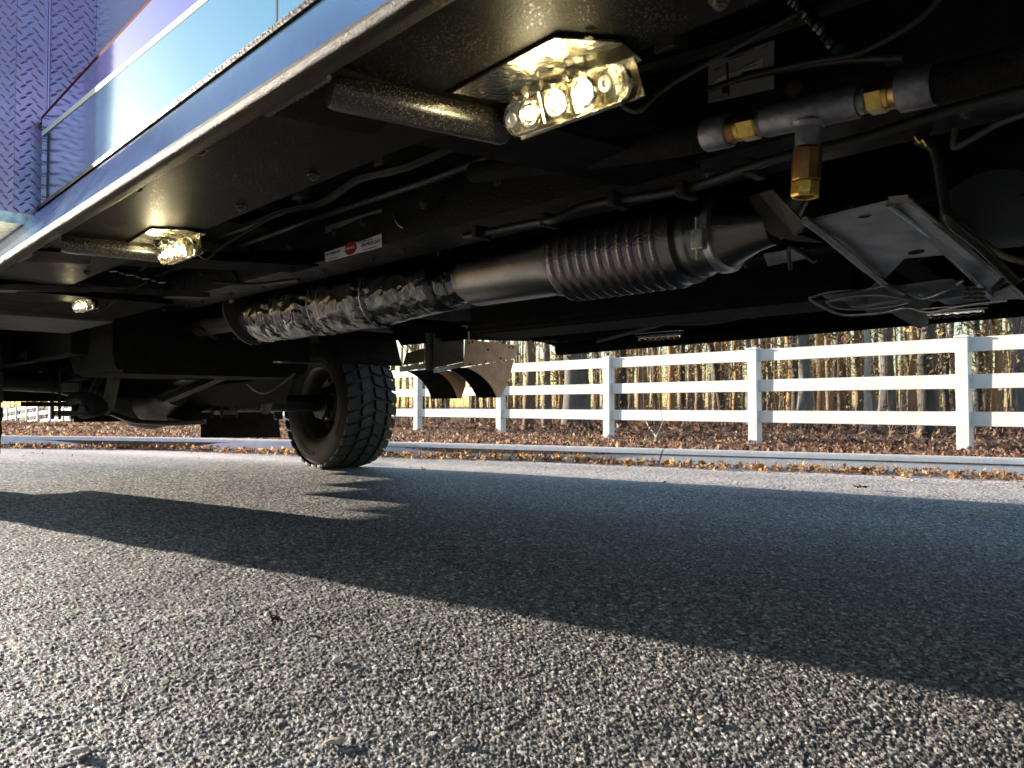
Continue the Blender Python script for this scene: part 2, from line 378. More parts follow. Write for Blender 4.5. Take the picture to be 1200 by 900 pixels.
# kerb of concrete sections
kroot = empty('kerb', (0, 6.5, 0), None, None); kroot['kind'] = 'structure'
cum = [0]
for i in range(1, len(KP)): cum.append(cum[-1] + (KP[i] - KP[i - 1]).length)
cum = np.array(cum); KX = np.array([p.x for p in KP]); KY = np.array([p.y for p in KP])
def kat(s): return Vector((np.interp(s, cum, KX), np.interp(s, cum, KY), 0))
s_joint = None
for s in np.arange(0, cum[-1], 0.05):
    p = kat(s)
    if p.y > 0.1 and 600 + 900 * p.x / p.y < 775: s_joint = s; break
L0 = 3.05; s = s_joint % L0 - L0
while s < cum[-1]:
    a_, b_ = max(s + 0.006, 0), min(s + L0 - 0.006, cum[-1])
    if b_ - a_ > 0.1:
        bm = B(); nseg = 8; rings = []
        for k in range(nseg + 1):
            q = a_ + (b_ - a_) * k / nseg; p = kat(q); d = (kat(q + 0.05) - kat(q - 0.05)).normalized(); n = Vector((-d.y, d.x, 0))
            if n.y < 0: n = -n
            rings.append([bm.verts.new(p + n * o + Vector((0, 0, z))) for o, z in ((-0.06, -0.1), (-0.05, 0.012), (0.045, 0.104), (0.065, 0.117), (0.085, 0.12), (0.14, 0.12), (0.155, 0.11), (0.155, -0.1))])
        for i in range(nseg):
            for k in range(7): bm.faces.new((rings[i][k], rings[i][k + 1], rings[i + 1][k + 1], rings[i + 1][k]))
        bm.faces.new(rings[0][::-1]); bm.faces.new(rings[-1])
        bmesh.ops.recalc_face_normals(bm, faces=bm.faces)
        obj('kerb_section', bm, M_conc, kroot, truck=False, smooth=True)
    s += L0

# ------------------------------------------------------------------ fence
F0 = Vector((4.85, 8.236, 0)); FD = Vector((-1.6818, 1.781, 0)); fdn = FD.normalized(); fnn = Vector((fdn.y, -fdn.x, 0))
fence = empty('white_fence', (F0.x, F0.y, 0), 'white vinyl three-rail fence along the leaf-covered bank beyond the kerb', 'fence')
pm = B(); box(pm, (-0.0635, -0.0635, -0.3), (0.0635, 0.0635, 1.262), 0.006); post_me = bpy.data.meshes.new('post'); pm.to_mesh(post_me); pm.free(); post_me.materials.append(M_white)
cm = B(); box(cm, (-0.073, -0.073, 1.262), (0.073, 0.073, 1.28), 0.003)
r0 = [cm.verts.new(v) for v in ((-0.07, -0.07, 1.28), (0.07, -0.07, 1.28), (0.07, 0.07, 1.28), (-0.07, 0.07, 1.28))]; ap = cm.verts.new((0, 0, 1.302))
for i in range(4): cm.faces.new((r0[i], r0[(i + 1) % 4], ap))
cap_me = bpy.data.meshes.new('post_cap'); cm.to_mesh(cap_me); cm.free(); cap_me.materials.append(M_white)
rail_me = []
for v in range(3):
    rm = B(); Lh = FD.length / 2 - 0.062
    box(rm, (-Lh, -0.019, -0.077), (Lh, 0.019, 0.077), 0.005)
    for z in (-0.03, 0.03): box(rm, (-Lh + .001, -0.0205, z - 0.004), (Lh - .001, -0.0185, z + 0.004))
    me = bpy.data.meshes.new('rail'); rm.to_mesh(me); rm.free(); me.materials.append(M_white); rail_me.append(me)
ang = math.atan2(fdn.y, fdn.x)
def fz(p): return float(gzc(p.y)) - 0.075
for n in range(-3, 22):
    p = F0 + FD * n; p.z = fz(p)
    po = bpy.data.objects.new('post', post_me); COL.objects.link(po); po.parent = fence; po.location = p - ORG['white_fence']; po.rotation_euler = (R(random.uniform(-.4, .4)), R(random.uniform(-.4, .4)), ang)
    co = bpy.data.objects.new('post_cap', cap_me); COL.objects.link(co); co.parent = po
    q = F0 + FD * (n + 1); q.z = fz(q)
    if n < 21:
        for h in (0.39, 0.79, 1.185):
            ro = bpy.data.objects.new('rail', rail_me[0]); COL.objects.link(ro); ro.parent = fence
            mid = (p + q) / 2; mid.z += h; ro.location = mid - ORG['white_fence']
            ro.rotation_euler = (0, -math.atan2(q.z - p.z, FD.length), ang)

# ------------------------------------------------------------------ truck
truck = empty('truck', W(2.0, 1.67, 0), 'blue utility truck with diamond plate body seen from underneath, parked on the road', 'truck')
T = truck
def part(name, bm, m, **k): return obj(name, bm, m, k.pop('parent', T), **k)
BN, BF = 0.45, 2.89            # near and far skirt planes
MIR = lambda b: BN + BF - b

# running boards with brackets (near one and its mirror on the far side)
def running_board(side):
    f = (lambda b: b) if side == 'near' else (lambda b: MIR(b))
    dz = 0 if side == 'near' else -0.045
    prof = [(.4475, .924), (.440, .922), (.4255, .903), (.40, .856), (.3765, .812), (.3755, .8065), (.3785, .8015), (.384, .799), (.391, .798), (.402, .799)]
    bm = B(); extr(bm, [(f(b), c + dz) for b, c in prof[4:]], -1.6, 2.62 if side == 'near' else 2.7, 6)
    o = part('running_board', bm, M_nose, smooth=True)
    bm = B(); extr(bm, [(f(b), c + dz) for b, c in prof[:5]], -1.6, 2.62 if side == 'near' else 2.7, 6)
    obj('step_surface', bm, M_step, o, smooth=True)
    bm = B(); e = 2.62 if side == 'near' else 2.7
    slab(bm, [(e, f(b), c + dz) for b, c in prof], (0.004, 0, 0)); obj('end_cap', bm, M_coat2, o)
    bm = B()
    extr(bm, [(f(.402), .799 + dz), (f(.404), .822 + dz), (f(.63), .822 + dz), (f(.63), .856 + dz), (f(.62), .856 + dz), (f(.62), .832 + dz), (f(.412), .832 + dz), (f(.41), .805 + dz)], -1.6, e - 0.01, 10, close=True)
    obj('underside_plate', bm, M_coat if side == 'near' else M_coat2, o)
    return o
rbn = running_board('near'); rbf = running_board('far')
for a in (-0.42, 0.76, 2.06):
    # folded bracket arm running from the board to the frame rail, and a round stay below it
    bm = B(); slab(bm, [(a - 0.05, .42, .812), (a + .10, .41, .808), (a + .13, 1.15, .872), (a - .03, 1.15, .872)], (0, 0, 0.007))
    slab(bm, [(a + .10, .41, .815), (a + .13, 1.15, .879), (a + .13, 1.15, .94), (a + .10, .41, .822)], (-0.006, 0, 0))
    part('board_bracket', bm, M_coat2)
    if a > 2: a = 1.86
    bm = B(); p0 = Vector((a - .02, .43, .806)); p1 = Vector((a - .075, .655, .803))
    lathe(bm, p0, p1, [(0, .019), (.01, .021), (.215, .021), (.222, .019), (.226, .010)], 24); part('bracket_stay', bm, M_stay, smooth=True)
for a in (-0.42, 0.76, 1.84):
    bm = B(); slab(bm, [(a - .02, MIR(.42), .768), (a + .06, MIR(.42), .768), (a + .08, MIR(1.15), .872), (a, MIR(1.15), .872)], (0, 0, 0.02)); part('board_bracket', bm, M_coat2)

for i, a in enumerate((-.2, .12, .36, 1.06, 1.34, 1.94, 2.3)):
    for b in (.425, .60):
        bm = B(); bolt(bm, (a + .02 * (i % 2), b, .8215), (0, 0, -1), .0065, .005); part('plate_bolt', bm, M_dusty)
for a in (-.42, .76, 2.06):
    bm = B(); n = 26; tube(bm, [(a - .045 + .145 * k / n, .415 + .001 * (k % 2), .8075) for k in range(n + 1)], [.0032 + .0012 * (k % 2) for k in range(n + 1)], 6); part('weld_bead', bm, M_dusty, smooth=True)
for x, y in ((560, 272), (640, 258), (720, 234), (800, 222), (880, 196)):
    q = Vector(P(x, y, b=1.11)); bm = B(); box(bm, q - Vector((.008, .012, .014)), q + Vector((.008, .035, .014)), .003); part('hose_clip', bm, M_black)
for i in range(9):
    q = Vector((.3 + i * .4, 1.02, 1.05)); bm = B(); box(bm, q - Vector((.02, .02, .03)), q + Vector((.02, .02, .0)), .004); bolt(bm, q - Vector((0, 0, .03)), (0, 0, -1), .007); part('loom_bracket', bm, M_dusty)
bm = B(); tube(bm, smoothpath([(.2 + .2 * k, 1.02 + .012 * math.sin(k * 1.7), 1.005 + .008 * math.sin(k * 2.9)) for k in range(18)], 3), .012, 8); part('wiring_loom', bm, M_black, smooth=True)

# skirt panel with rounded rear end, stripe, seams, trim, hem
pa = 2.15
def ss(a): return 1.062 + .050 * (min(max(a, .2), 2.2) - 1.16)
bm = B()
def skirt(bm, c0, c1, off=0.0, a0=-1.6, a1=pa, n=1):
    g = lambda c, a: c(a) if callable(c) else c
    path = [(a0, BN), (.2, BN), (1.2, BN), (a1 - .03, BN), (a1 - .012, BN + .004), (a1, BN + .016), (a1 + .004, BN + .05)]
    rings = [[bm.verts.new((a, b - off, g(c0, a) + (g(c1, a) - g(c0, a)) * i / n)) for i in range(n + 1)] for a, b in path]
    for i in range(len(rings) - 1):
        for k in range(n): bm.faces.new((rings[i][k], rings[i][k + 1], rings[i + 1][k + 1], rings[i + 1][k]))
skirt(bm, .9475, ss, n=2); sk = part('skirt_panel', bm, M_panel, smooth=True)
bm = B(); skirt(bm, lambda a: ss(a) + .0005, lambda a: ss(a) + .0125, 0.0005, n=1); obj('stripe', bm, M_cream, sk, smooth=True)
bm = B(); skirt(bm, lambda a: ss(a) + .013, 1.154, 0.0, n=2); part('upper_skirt_panel', bm, M_purple, smooth=True)
bm = B(); tube(bm, [(-1.6, .460, 1.162), (pa - .01, .460, 1.162), (pa + .004, .474, 1.160)], 0.009, 8); part('top_trim', bm, M_redtrim, smooth=True)
bm = B(); extr(bm, [(BN + .012, .938), (BN - .001, .938), (BN - .0015, .9465), (BN + .004, .9473)], -1.6, pa + .02, 1); part('hem_strip', bm, M_black)
bm = B()
for i in range(230):
    a = -1.2 + i * 0.014; tube(bm, [(a, BN - .001, .943), (a, BN - .0020, .943)], .0010, 6)
part('hem_rivets', bm, M_dusty, kind='stuff')
bm = B()
for a in (pa - .085, 0.905): box(bm, (a - .0022, BN - .0006, .949), (a + .0022, BN + .02, ss(a) - .001))
part('panel_seam', bm, M_ink)
# cab above the skirt
bm = B(); slab(bm, [(pa + .03, .575, 1.10), (pa + .03, .60, 2.35), (-.2, .66, 2.35), (-.9, .60, 1.65), (-2.4, .60, 1.55), (-2.5, .575, 1.10)], (0, .02, 0)); cs = part('cab_side', bm, M_upper)
bm = B(); box(bm, (-2.5, .452, 1.150), (pa + .0, .60, 1.1535)); part('skirt_ledge', bm, M_coat2)
for a0, a1 in ((.98, 1.86), (-.15, .88)):
    bm = B(); slab(bm, [(a0, .583, 1.62), (a1, .583, 1.62), (a1 - .04, .592, 2.2), (a0 + .05, .596, 2.2)], (0, -.006, 0)); part('side_window', bm, M_glass)
bm = B(); slab(bm, [(pa + .03, MIR(.575), 1.10), (pa + .03, MIR(.60), 2.35), (-.2, MIR(.66), 2.35), (-.9, MIR(.60), 1.65), (-2.4, MIR(.60), 1.55), (-2.5, MIR(.575), 1.10)], (0, -.02, 0)); part('cab_side', bm, M_upper)
bm = B(); slab(bm, [(pa + .03, .62, 2.35), (-.2, .68, 2.35), (-.2, MIR(.68), 2.35), (pa + .03, MIR(.62), 2.35)], (0, 0, .03)); slab(bm, [(-.9, .62, 1.65), (-2.4, .62, 1.55), (-2.4, MIR(.62), 1.55), (-.9, MIR(.62), 1.65)], (0, 0, .03)); part('cab_roof', bm, M_upper)
bm = B(); slab(bm, [(-.2, .68, 2.345), (-.9, .62, 1.66), (-.9, MIR(.62), 1.66), (-.2, MIR(.68), 2.345)], (.01, 0, .01)); part('windscreen', bm, M_glass)
bm = B(); slab(bm, [(-2.5, .6, .75), (-2.5, MIR(.6), .75), (-2.42, MIR(.6), 1.56), (-2.42, .6, 1.56)], (-.03, 0, 0)); part('grille', bm, M_black)
bm = B(); skirt_far = slab(bm, [(-1.6, BF, .90), (pa, BF, .90), (pa, BF, 1.12), (-1.6, BF, 1.12)], (0, -.02, 0)); part('skirt_panel', bm, M_panel)
# floor pan and heat shields (dark ceiling of the underbody)
bm = B(); box(bm, (-2.45, .635, 1.06), (2.17, 2.70, 1.10)); part('floor_pan', bm, M_blackr)
bm = B(); box(bm, (2.20, .40, 1.0), (6.3, 2.95, 1.04)); part('body_floor', bm, M_blackr)
for a in (2.5, 3.3, 4.1, 5.6):
    bm = B(); box(bm, (a, .42, .93), (a + .06, 2.9, .998), .004); part('floor_beam', bm, M_dusty)

# diamond plate body: front wall with bevelled corner, side, rear
A1 = 2.17
def treadwall(name, p0, p1, z0, z1, outn, mt=M_tread, pitch=.0235):
    """wall between two (a,b) points carrying raised lozenges"""
    p0 = Vector((*p0, 0)); p1 = Vector((*p1, 0)); d = (p1 - p0); Ln = d.length; d.normalize(); n = Vector((*outn, 0)).normalized(); up = Vector((0, 0, 1))
    bm = B(); slab(bm, [p0 + up * z0, p1 + up * z0, p1 + up * z1, p0 + up * z1], -n * .004); w = part(name, bm, mt)
    bm = B(); i = 0; v = z0 + .008
    while v < z1 - .008:
        u = 0.004 + (pitch / 2 if i % 2 else 0)
        while u < Ln - .008:
            c = p0 + d * u + up * v; sgn = 1 if (i + int(u / pitch)) % 2 else -1
            l = (d * math.cos(R(38)) + up * sgn * math.sin(R(38))); s = n.cross(l)
            hl, hw, hh = .0115, .0029, .0019
            q = [bm.verts.new(c + l * a * hl + s * b * hw + n * h * hh) for a, b, h in ((-1, 0, -.1), (-.35, 1, -.1), (.35, 1, -.1), (1, 0, -.1), (.35, -1, -.1), (-.35, -1, -.1), (-.45, 0, 1), (.45, 0, 1))]
            for f_ in ((0, 1, 6), (1, 2, 7, 6), (2, 3, 7), (3, 4, 7), (4, 5, 6, 7), (5, 0, 6)): bm.faces.new([q[k] for k in f_])
            u += pitch
        v += pitch * .62; i += 1
    obj('tread_lozenges', bm, mt, w, kind='stuff'); return w
treadwall('front_wall', (A1, .404), (A1, .470), .928, 2.3, (-1, 0))
treadwall('front_wall', (A1 + .012, .472), (A1 + .012, .598), .928, 2.3, (-1, 0))
treadwall('corner_wall', (A1 + .085, .320), (A1 + .001, .4035), .928, 2.3, (-.7, -.7))
treadwall('side_wall', (A1 + .085, .319), (A1 + .5, .319), .90, 2.3, (0, -1))
bm = B(); slab(bm, [(A1 + .502, .320, .90), (6.25, .320, .90), (6.25, .320, 2.3), (A1 + .502, .320, 2.3)], (0, .004, 0)); part('side_wall', bm, M_tread)
bm = B(); box(bm, (A1 + .034, .30, 2.29), (6.25, 3.02, 2.31)); part('body_roof', bm, M_tread)
bm = B(); box(bm, (A1 + .1, 3.02, .90), (6.25, 3.03, 2.3)); part('side_wall', bm, M_tread)
bm = B(); box(bm, (6.25, .30, .90), (6.256, 3.02, 2.3)); part('rear_wall', bm, M_tread)
bm = B(); slab(bm, [(A1 + .031, .600, 1.05), (A1 + .031, 3.0, 1.05), (A1 + .031, 3.0, 2.3), (A1 + .031, .600, 2.3)], (.004, 0, 0)); part('front_wall', bm, M_tread)
bm = B(); lathe(bm, (A1 + .0115, .57, 1.27), (A1 + .005, .57, 1.27), [(0, .005), (.003, .005)], 12); part('wall_bolt', bm, M_ink)
bm = B(); tube(bm, [(A1 + .004, .4745, .94), (A1 + .004, .4745, 2.3)], .004, 8); part('wall_edge_bead', bm, M_tread, smooth=True)
bm = B(); extr(bm, [(.32, .90), (.316, .925), (.36, .927), (.46, .927), (.46, .915), (.42, .90)], A1 - .003, 6.2, 1, close=True); part('body_sill', bm, M_steel)

# inner skirts (dark vertical web behind plates) and under-deck panels at the left
for a0, a1, z, m in ((2.66, 3.25, .80, M_coat2), (3.30, 3.95, .79, M_dusty)):
    bm = B(); box(bm, (a0, .34, z), (a1, .96, z + .02), .004); part('under_deck', bm, m)
bm = B(); slab(bm, [(2.63, .40, .81), (2.70, .40, .81), (2.78, 1.1, .86), (2.70, 1.1, .86)], (0, 0, -.018)); part('deck_crossbar', bm, M_dusty)
bm = B()
for i in range(7):
    p = Vector(P(133 + i * 9.5, 318 + i * 2.2, c=.80)); l = Vector((.012, .012 * (1 if i % 2 else -1), 0)); tube(bm, [p - l * .6, p + l * .6], .0014, 5)
part('deck_rib', bm, M_steel, kind='stuff')

# frame rails
def rail(b0, b1, s):
    bm = B(); t = .008
    if s > 0: pr = [(b1, .885), (b0, .885), (b0, 1.055), (b1, 1.055), (b1, 1.047), (b0 + t, 1.047), (b0 + t, .893), (b1, .893)]
    else: pr = [(b0, .885), (b1, .885), (b1, 1.055), (b0, 1.055), (b0, 1.047), (b1 - t, 1.047), (b1 - t, .893), (b0, .893)]
    extr(bm, pr, -2.3, 6.3, 1, close=True); o = part('frame_rail', bm, M_black)
    bm = B()
    for i in range(26):
        a = -.2 + i * .23 + (i % 3) * .04
        bolt(bm, (a, (b0 + b1) / 2, .885), (0, 0, -1), .008)
        bolt(bm, (a + .07, b0 if s > 0 else b1, .96), (0, -s, 0), .009)
    obj('frame_bolts', bm, M_dusty, o, kind='stuff'); return o
railn = rail(1.15, 1.31, 1); rail(2.03, 2.19, -1)
bm = B(); tube(bm, smoothpath([(1.0, 1.12, 1.04), (1.1, 1.10, 1.005), (1.4, 1.085, .985), (1.9, 1.10, .995), (3.4, 1.10, .99)], 6), .011, 10); part('brake_pipe', bm, M_black, smooth=True)
bm = B(); tube(bm, smoothpath([P(545, 277, b=1.12), P(620, 262, b=1.12), P(650, 257, b=1.10), P(690, 240, b=1.12), P(800, 222, b=1.12), P(905, 187, b=1.1), P(1000, 165, b=1.12), P(1110, 130, b=1.14), P(1260, 90, b=1.14)], 5), .008, 10); part('wiring_conduit', bm, M_hose, smooth=True)
for a in (1.05, 2.15, 3.9, 5.9):
    bm = B(); extr(bm, [(1.31, .93), (2.03, .93), (2.03, 1.03), (1.31, 1.03)], a, a + .09, 1, close=True); part('crossmember', bm, M_black)

# ---- ground lights
def ground_light(cx, cy, n, ledmat, watt):
    A, Bc = cx, cy
    root = empty('ground_light', W(A, Bc, .80), None, None, None, T)
    bm = B(); z = .8195
    slab(bm, [(A + .115, Bc - .075, z), (A + .085, Bc + .015, z), (A - .085, Bc + .015, z), (A - .095, Bc - .03, z), (A - .055, Bc - .085, z)], (0, 0, -.0025))
    slab(bm, [(A + .075, Bc - .004, z), (A - .085, Bc + .000, z), (A - .095, Bc + .006, .775), (A + .085, Bc + .006, .775)], (0, .0025, 0))
    obj('mounting_plate', bm, M_lampm, root)
    bm = B()
    for i in range(4): tube(bm, [(A + .095 - .058 * i, Bc - .05 - .004 * i, z - .0022), (A + .095 - .058 * i, Bc - .05 - .004 * i, z - .0034)], .0042, 12)
    obj('screw_hole', bm, M_ink, root)
    # lens bar: capsule leaning out and down
    t = Vector((0, .30, -.95)).normalized(); nrm = Vector((0, -.95, -.30)).normalized(); hl, hr = .084, .019; c0 = Vector((A, Bc - .012, .790))
    bm = B(); ring = []
    for k in range(28):
        an = 2 * PI * k / 28; e = Vector((math.copysign(hl - hr, math.cos(an)), 0, 0)); ring.append(c0 + e + Vector((1, 0, 0)) * hr * math.cos(an) + t * hr * math.sin(an))
    r1 = [bm.verts.new(v) for v in ring]; r2 = [bm.verts.new(v + nrm * .010) for v in ring]; r3 = [bm.verts.new(c0 + (v - c0) * .95 + nrm * .013) for v in ring]
    for k in range(28):
        j = (k + 1) % 28; bm.faces.new((r1[k], r1[j], r2[j], r2[k])); bm.faces.new((r2[k], r2[j], r3[j], r3[k]))
    bm.faces.new(r1[::-1]); bm.faces.new(r3); lens = obj('lens', bm, M_lensp, root, smooth=True)
    bm = B(); ring = [c0 + (v - c0) * 1.04 - nrm * .0015 for v in ring]; slab(bm, ring, -nrm * .006); obj('lamp_base', bm, M_lampm, root)
    for i in (-1, 0, 1):
        c = c0 + Vector((i * .040, 0, 0)) + nrm * .0142
        bm = B(); tube(bm, [c, c + nrm * .0015], .0068, 12); obj('led', bm, ledmat, root)
        bm = B(); lathe(bm, c - nrm * .002, c + nrm * .02, [(0, .0165), (.0010, .0165), (.0030, .0150), (.0034, .0130), (.0016, .011)], 20); obj('reflector_cup', bm, M_lampm, root, smooth=True)
        bm = B(); q = Vector((A + i * .040, Bc - .03, z - .0035)); lathe(bm, q, q - Vector((0, 0, .03)), [(0, .017), (.010, .0165), (.016, .013), (.017, .006)], 20); obj('led_barrel', bm, M_lensp, root, smooth=True)
    for i in (-.5, .5):
        c = c0 + Vector((i * .040, 0, 0)) + nrm * .0142; bm = B(); tube(bm, [c - t * .017, c + t * .017], .0012, 6); obj('divider', bm, M_lampm, root)
    for s in (-1, 1):
        c = c0 + Vector((s * .069, 0, 0)) + nrm * .0135; bm = B(); lathe(bm, c, c + nrm, [(0, .0085), (.0015, .008), (.0016, .0035), (.0004, .003)], 18); obj('lens_screw', bm, M_steel, root, smooth=True)
    bm = B(); tube(bm, smoothpath([(A - .055, Bc + .008, .785), (A - .075, Bc + .02, .768), (A - .10, Bc + .05, .80), (A - .2, Bc + .12, .86)], 5), .0028, 6); obj('lamp_wire', bm, M_hose, root, smooth=True)
    ld = bpy.data.lights.new('led_light', 'POINT'); ld.energy = watt; ld.color = (1.0, .84, .50); ld.shadow_soft_size = .012
    lo = bpy.data.objects.new('led_light', ld); COL.objects.link(lo); lo.parent = root
    lo.location = W(*(c0 + nrm * .045)) - ORG[root.name]
    ld2 = bpy.data.lights.new('led_glow', 'POINT'); ld2.energy = watt * .2; ld2.color = (1.0, .80, .36); ld2.shadow_soft_size = .015
    lo2 = bpy.data.objects.new('led_glow', ld2); COL.objects.link(lo2); lo2.parent = root
    lo2.location = W(A + .02, Bc - .055, .795) - ORG[root.name]
    return root
ground_light(.56, .625, 1, M_led, .24)
ground_light(1.68, .625, 2, M_led, .30)
ground_light(2.80, .735, 3, M_ledd, .08)
# far side lamps seen edge on
for x, y in ((772, 394), (1110, 366)):
    q = Vector(P(x, y, b=2.62)); bm = B(); n = 14; pts = [q + Vector((.10 - .2 * i / n, 0, -.006 - .004 * (i % 2))) for i in range(n + 1)]
    tube(bm, pts, [.006 + .004 * (i % 2) for i in range(n + 1)], 8); box(bm, (q.x - .11, q.y - .02, q.z + .004), (q.x + .11, q.y + .02, q.z + .016)); part('far_ground_light', bm, M_lensp, smooth=True)

# ---- exhaust line
EB, EC = 1.42, .820
def ex(x): # a position from x px along exhaust axis
    Z = 1245 * EB / (x + 260); return (Z - .691 * EB) / .723
def exl(prof, name, m, n=40, smooth=True):
    a0 = prof[0][0]; bm = B(); lathe(bm, (a0, EB, EC), (a0 - 1, EB, EC), [(a0 - a, r * 1.42 / 1.70) for a, r in prof], n); return part(name, bm, m, smooth=smooth)
KS = 1.42 / 1.70
aL, aC0, aC1, aR1 = ex(500), ex(556), ex(668), ex(812)
exl([(aC0 + .02, .05), (aC0, .090), (aC0 - .012, .096), (aC1 + .05, .096), (aC1 + .02, .104), (aC1, .104)], 'filter_can', M_can)
pr = [(aC1 + .004, .096), (aC1 - .01, .104)]; k = 11; sp = (aC1 - .03 - aR1) / k
for i in range(k):
    a = aC1 - .015 - sp * i; pr += [(a, .104), (a - sp * .12, .1095), (a - sp * .30, .111), (a - sp * .42, .109), (a - sp * .52, .1045), (a - sp * .9, .104)]
pr += [(aR1 - .003, .104), (aR1 - .006, .09)]
pr = [(x_, r_ * 1.12) for x_, r_ in pr]
exl(pr, 'ribbed_shield', M_canrib, 56)
exl([(aR1 + .004, .098), (aR1 - .01, .104), (aR1 - .03, .104), (aR1 - .035, .097), (aR1 - .08, .093), (aR1 - .15, .060), (aR1 - .19, .05)], 'outlet_cone', M_can)
exl([(aR1 - .07, .098), (aR1 - .072, .101), (aR1 - .088, .101), (aR1 - .09, .096)], 'band_clamp', M_steel)
bm = B(); q = Vector((aR1 - .08, EB - .100, EC - .03)); box(bm, q - Vector((.014, .008, .02)), q + Vector((.014, .012, .022)), .003); tube(bm, [q + Vector((0, -.004, -.04)), q + Vector((0, -.004, .045))], .0045, 8); part('clamp_lug', bm, M_steel)
# outlet elbow going up and over
bm = B(); tube(bm, smoothpath([(aR1 - .17, EB, EC), (aR1 - .20, EB + .02, EC + .04), (aR1 - .22, EB + .05, EC + .12), (aR1 - .22, EB + .1, EC + .22)], 6), .042, 20); part('front_pipe', bm, M_can, smooth=True)
# pipe between can and foil
exl([(aL + .1, .05), (aC0 + .10, .052), (aC0 + .06, .060), (aC0 + .02, .078), (aC0 + .004, .08)][::1], 'inlet_cone', M_can)
# foil wrap: wrinkled sleeve
def foil(a0, a1, r0, r1, name, cinch, sc=1.0):
    r0 *= sc; r1 *= sc
    na, nk = 150, 80; bm = B(); rings = []
    for i in range(na + 1):
        t = i / na; a = a0 + (a1 - a0) * t; rb = r0 + (r1 - r0) * t
        ci = sum(-.009 * math.exp(-((t - c) / .016) ** 2) for c in cinch)
        ring = []
        for k in range(nk):
            an = 2 * PI * k / nk; p = Vector((a * 6, math.cos(an) * 1.0, math.sin(an) * 1.0))
            w = noise.noise(p * 2.0 + Vector((0, 0, a * 9))) * .004 + abs(noise.noise(Vector((a * 13 + math.sin(an) * 2.2, an * .9, 7)))) * -.0045 + abs(noise.noise(Vector((a * 30, math.cos(an) * 5, math.sin(an) * 5 + a * 12)))) * .002
            near = sum(math.exp(-((t - c) / .05) ** 2) for c in cinch)
            w += near * .003 * math.sin(an * 17 + a * 40)
            r = rb + w + ci
            ring.append(bm.verts.new((a, EB + r * math.cos(an), EC + r * math.sin(an) - .004)))
        rings.append(ring)
    for i in range(na):
        for k in range(nk): bm.faces.new((rings[i][k], rings[i][(k + 1) % nk], rings[i + 1][(k + 1) % nk], rings[i + 1][k]))
    bm.faces.new(rings[0][::-1]); bm.faces.new(rings[-1]); o = part(name, bm, M_foil, smooth=False)
    for p in o.data.polygons: p.use_smooth = True
    return o
foil(ex(312), ex(452), .092, .092, 'foil_wrap', (.22, .52, .58, .97), 1.10)
foil(ex(450), ex(520), .088, .072, 'foil_wrap', (.05,), 1.10)
foil(ex(528), ex(552), .066, .056, 'foil_wrap', (.5,), 1.05)
for x in (345, 385, 396, 447):
    a = ex(x); bm = B(); n = 40; tube(bm, [(a + .02 * math.cos(2 * PI * i / n) , EB + .101 * math.cos(2 * PI * i / n), EC - .004 + .101 * math.sin(2 * PI * i / n)) for i in range(n + 1)], .0022, 6, caps=False); part('foil_tie_wire', bm, M_steel, smooth=True)
# flange
a = ex(290)
bm = B(); pts = []
for k in range(24):
    an = 2 * PI * k / 24; r = .075 + .045 * abs(math.cos(an + .9)) ** 3; pts.append((a, EB - .01 + r * math.cos(an), EC + r * math.sin(an)))
slab(bm, pts, (.014, 0, 0)); part('exhaust_flange', bm, M_dusty)
bm = B()
for s in (-1, 1): bolt(bm, (a, EB - .01 + s * .095 * math.cos(-.9), EC + s * .095 * math.sin(-.9)), (-1, 0, 0), .012, .012)
part('flange_bolt', bm, M_steel)
exl([(a + .6, .045), (a + .2, .047), (a + .02, .05), (a - .1, .075)], 'tail_pipe', M_dusty, 24)
for x, y0 in ((520, 330), (760, 262)):
    a = ex(x); bm = B(); tube(bm, [(a, EB - .02, EC + .08), (a, EB - .02, EC + .15)], .006, 8); tube(bm, [(a + .03, EB - .02, EC + .15), (a - .03, EB - .02, EC + .15)], .012, 8); part('exhaust_hanger', bm, M_dusty)

# ---- tee fitting and hoses (b about .95)
TB = .95
def tp(x, y): return Vector(P(x, y, b=TB))
ax0 = tp(822, 160); ax1 = tp(1102, 97)
def along(x): # point on the tee axis at screen column x
    t = (x - 822) / (1102 - 822); lo, hi = 0.0, 1.0
    for _ in range(40):
        m = (lo + hi) / 2; q = ax0.lerp(ax1, m); w = W(*q); sx = 600 + 900 * w.x / (w.y)
        if sx < x: lo = m
        else: hi = m
    return ax0.lerp(ax1, (lo + hi) / 2)
def seg(x0, x1, prof, name, m, n=28):
    p0, p1 = along(x0), along(x1); L = (p1 - p0).length; bm = B(); lathe(bm, p0, p1, [(t * L, r) for t, r in prof], n); return part(name, bm, m, smooth=n > 8)
tee = seg(900, 1012, [(0, .0195), (.02, .0205), (.98, .0205), (1, .0195)], 'tee_pipe', M_pipe)
th = []
for i in range(10): th += [(i / 10 + .01, .0150), (i / 10 + .05, .0168)]
seg(891, 900, th, 'threads', M_steel, 20); seg(1012, 1024, th, 'threads', M_steel, 20)
seg(872, 893, [(0, .0185), (.08, .0205), (.92, .0205), (1, .0185)], 'brass_nut', M_brass, 6); seg(1023, 1044, [(0, .0185), (.08, .0205), (.92, .0205), (1, .0185)], 'brass_nut', M_brass, 6)
seg(866, 873, [(0, .0155), (.3, .018), (1, .018)], 'brass_ring', M_brass); seg(1044, 1051, [(0, .018), (.7, .018), (1, .0155)], 'brass_ring', M_brass)
seg(1050, 1060, [(0, .017), (1, .020)], 'hose_collar', M_brassd); seg(858, 867, [(0, .020), (1, .017)], 'hose_collar', M_brassd)
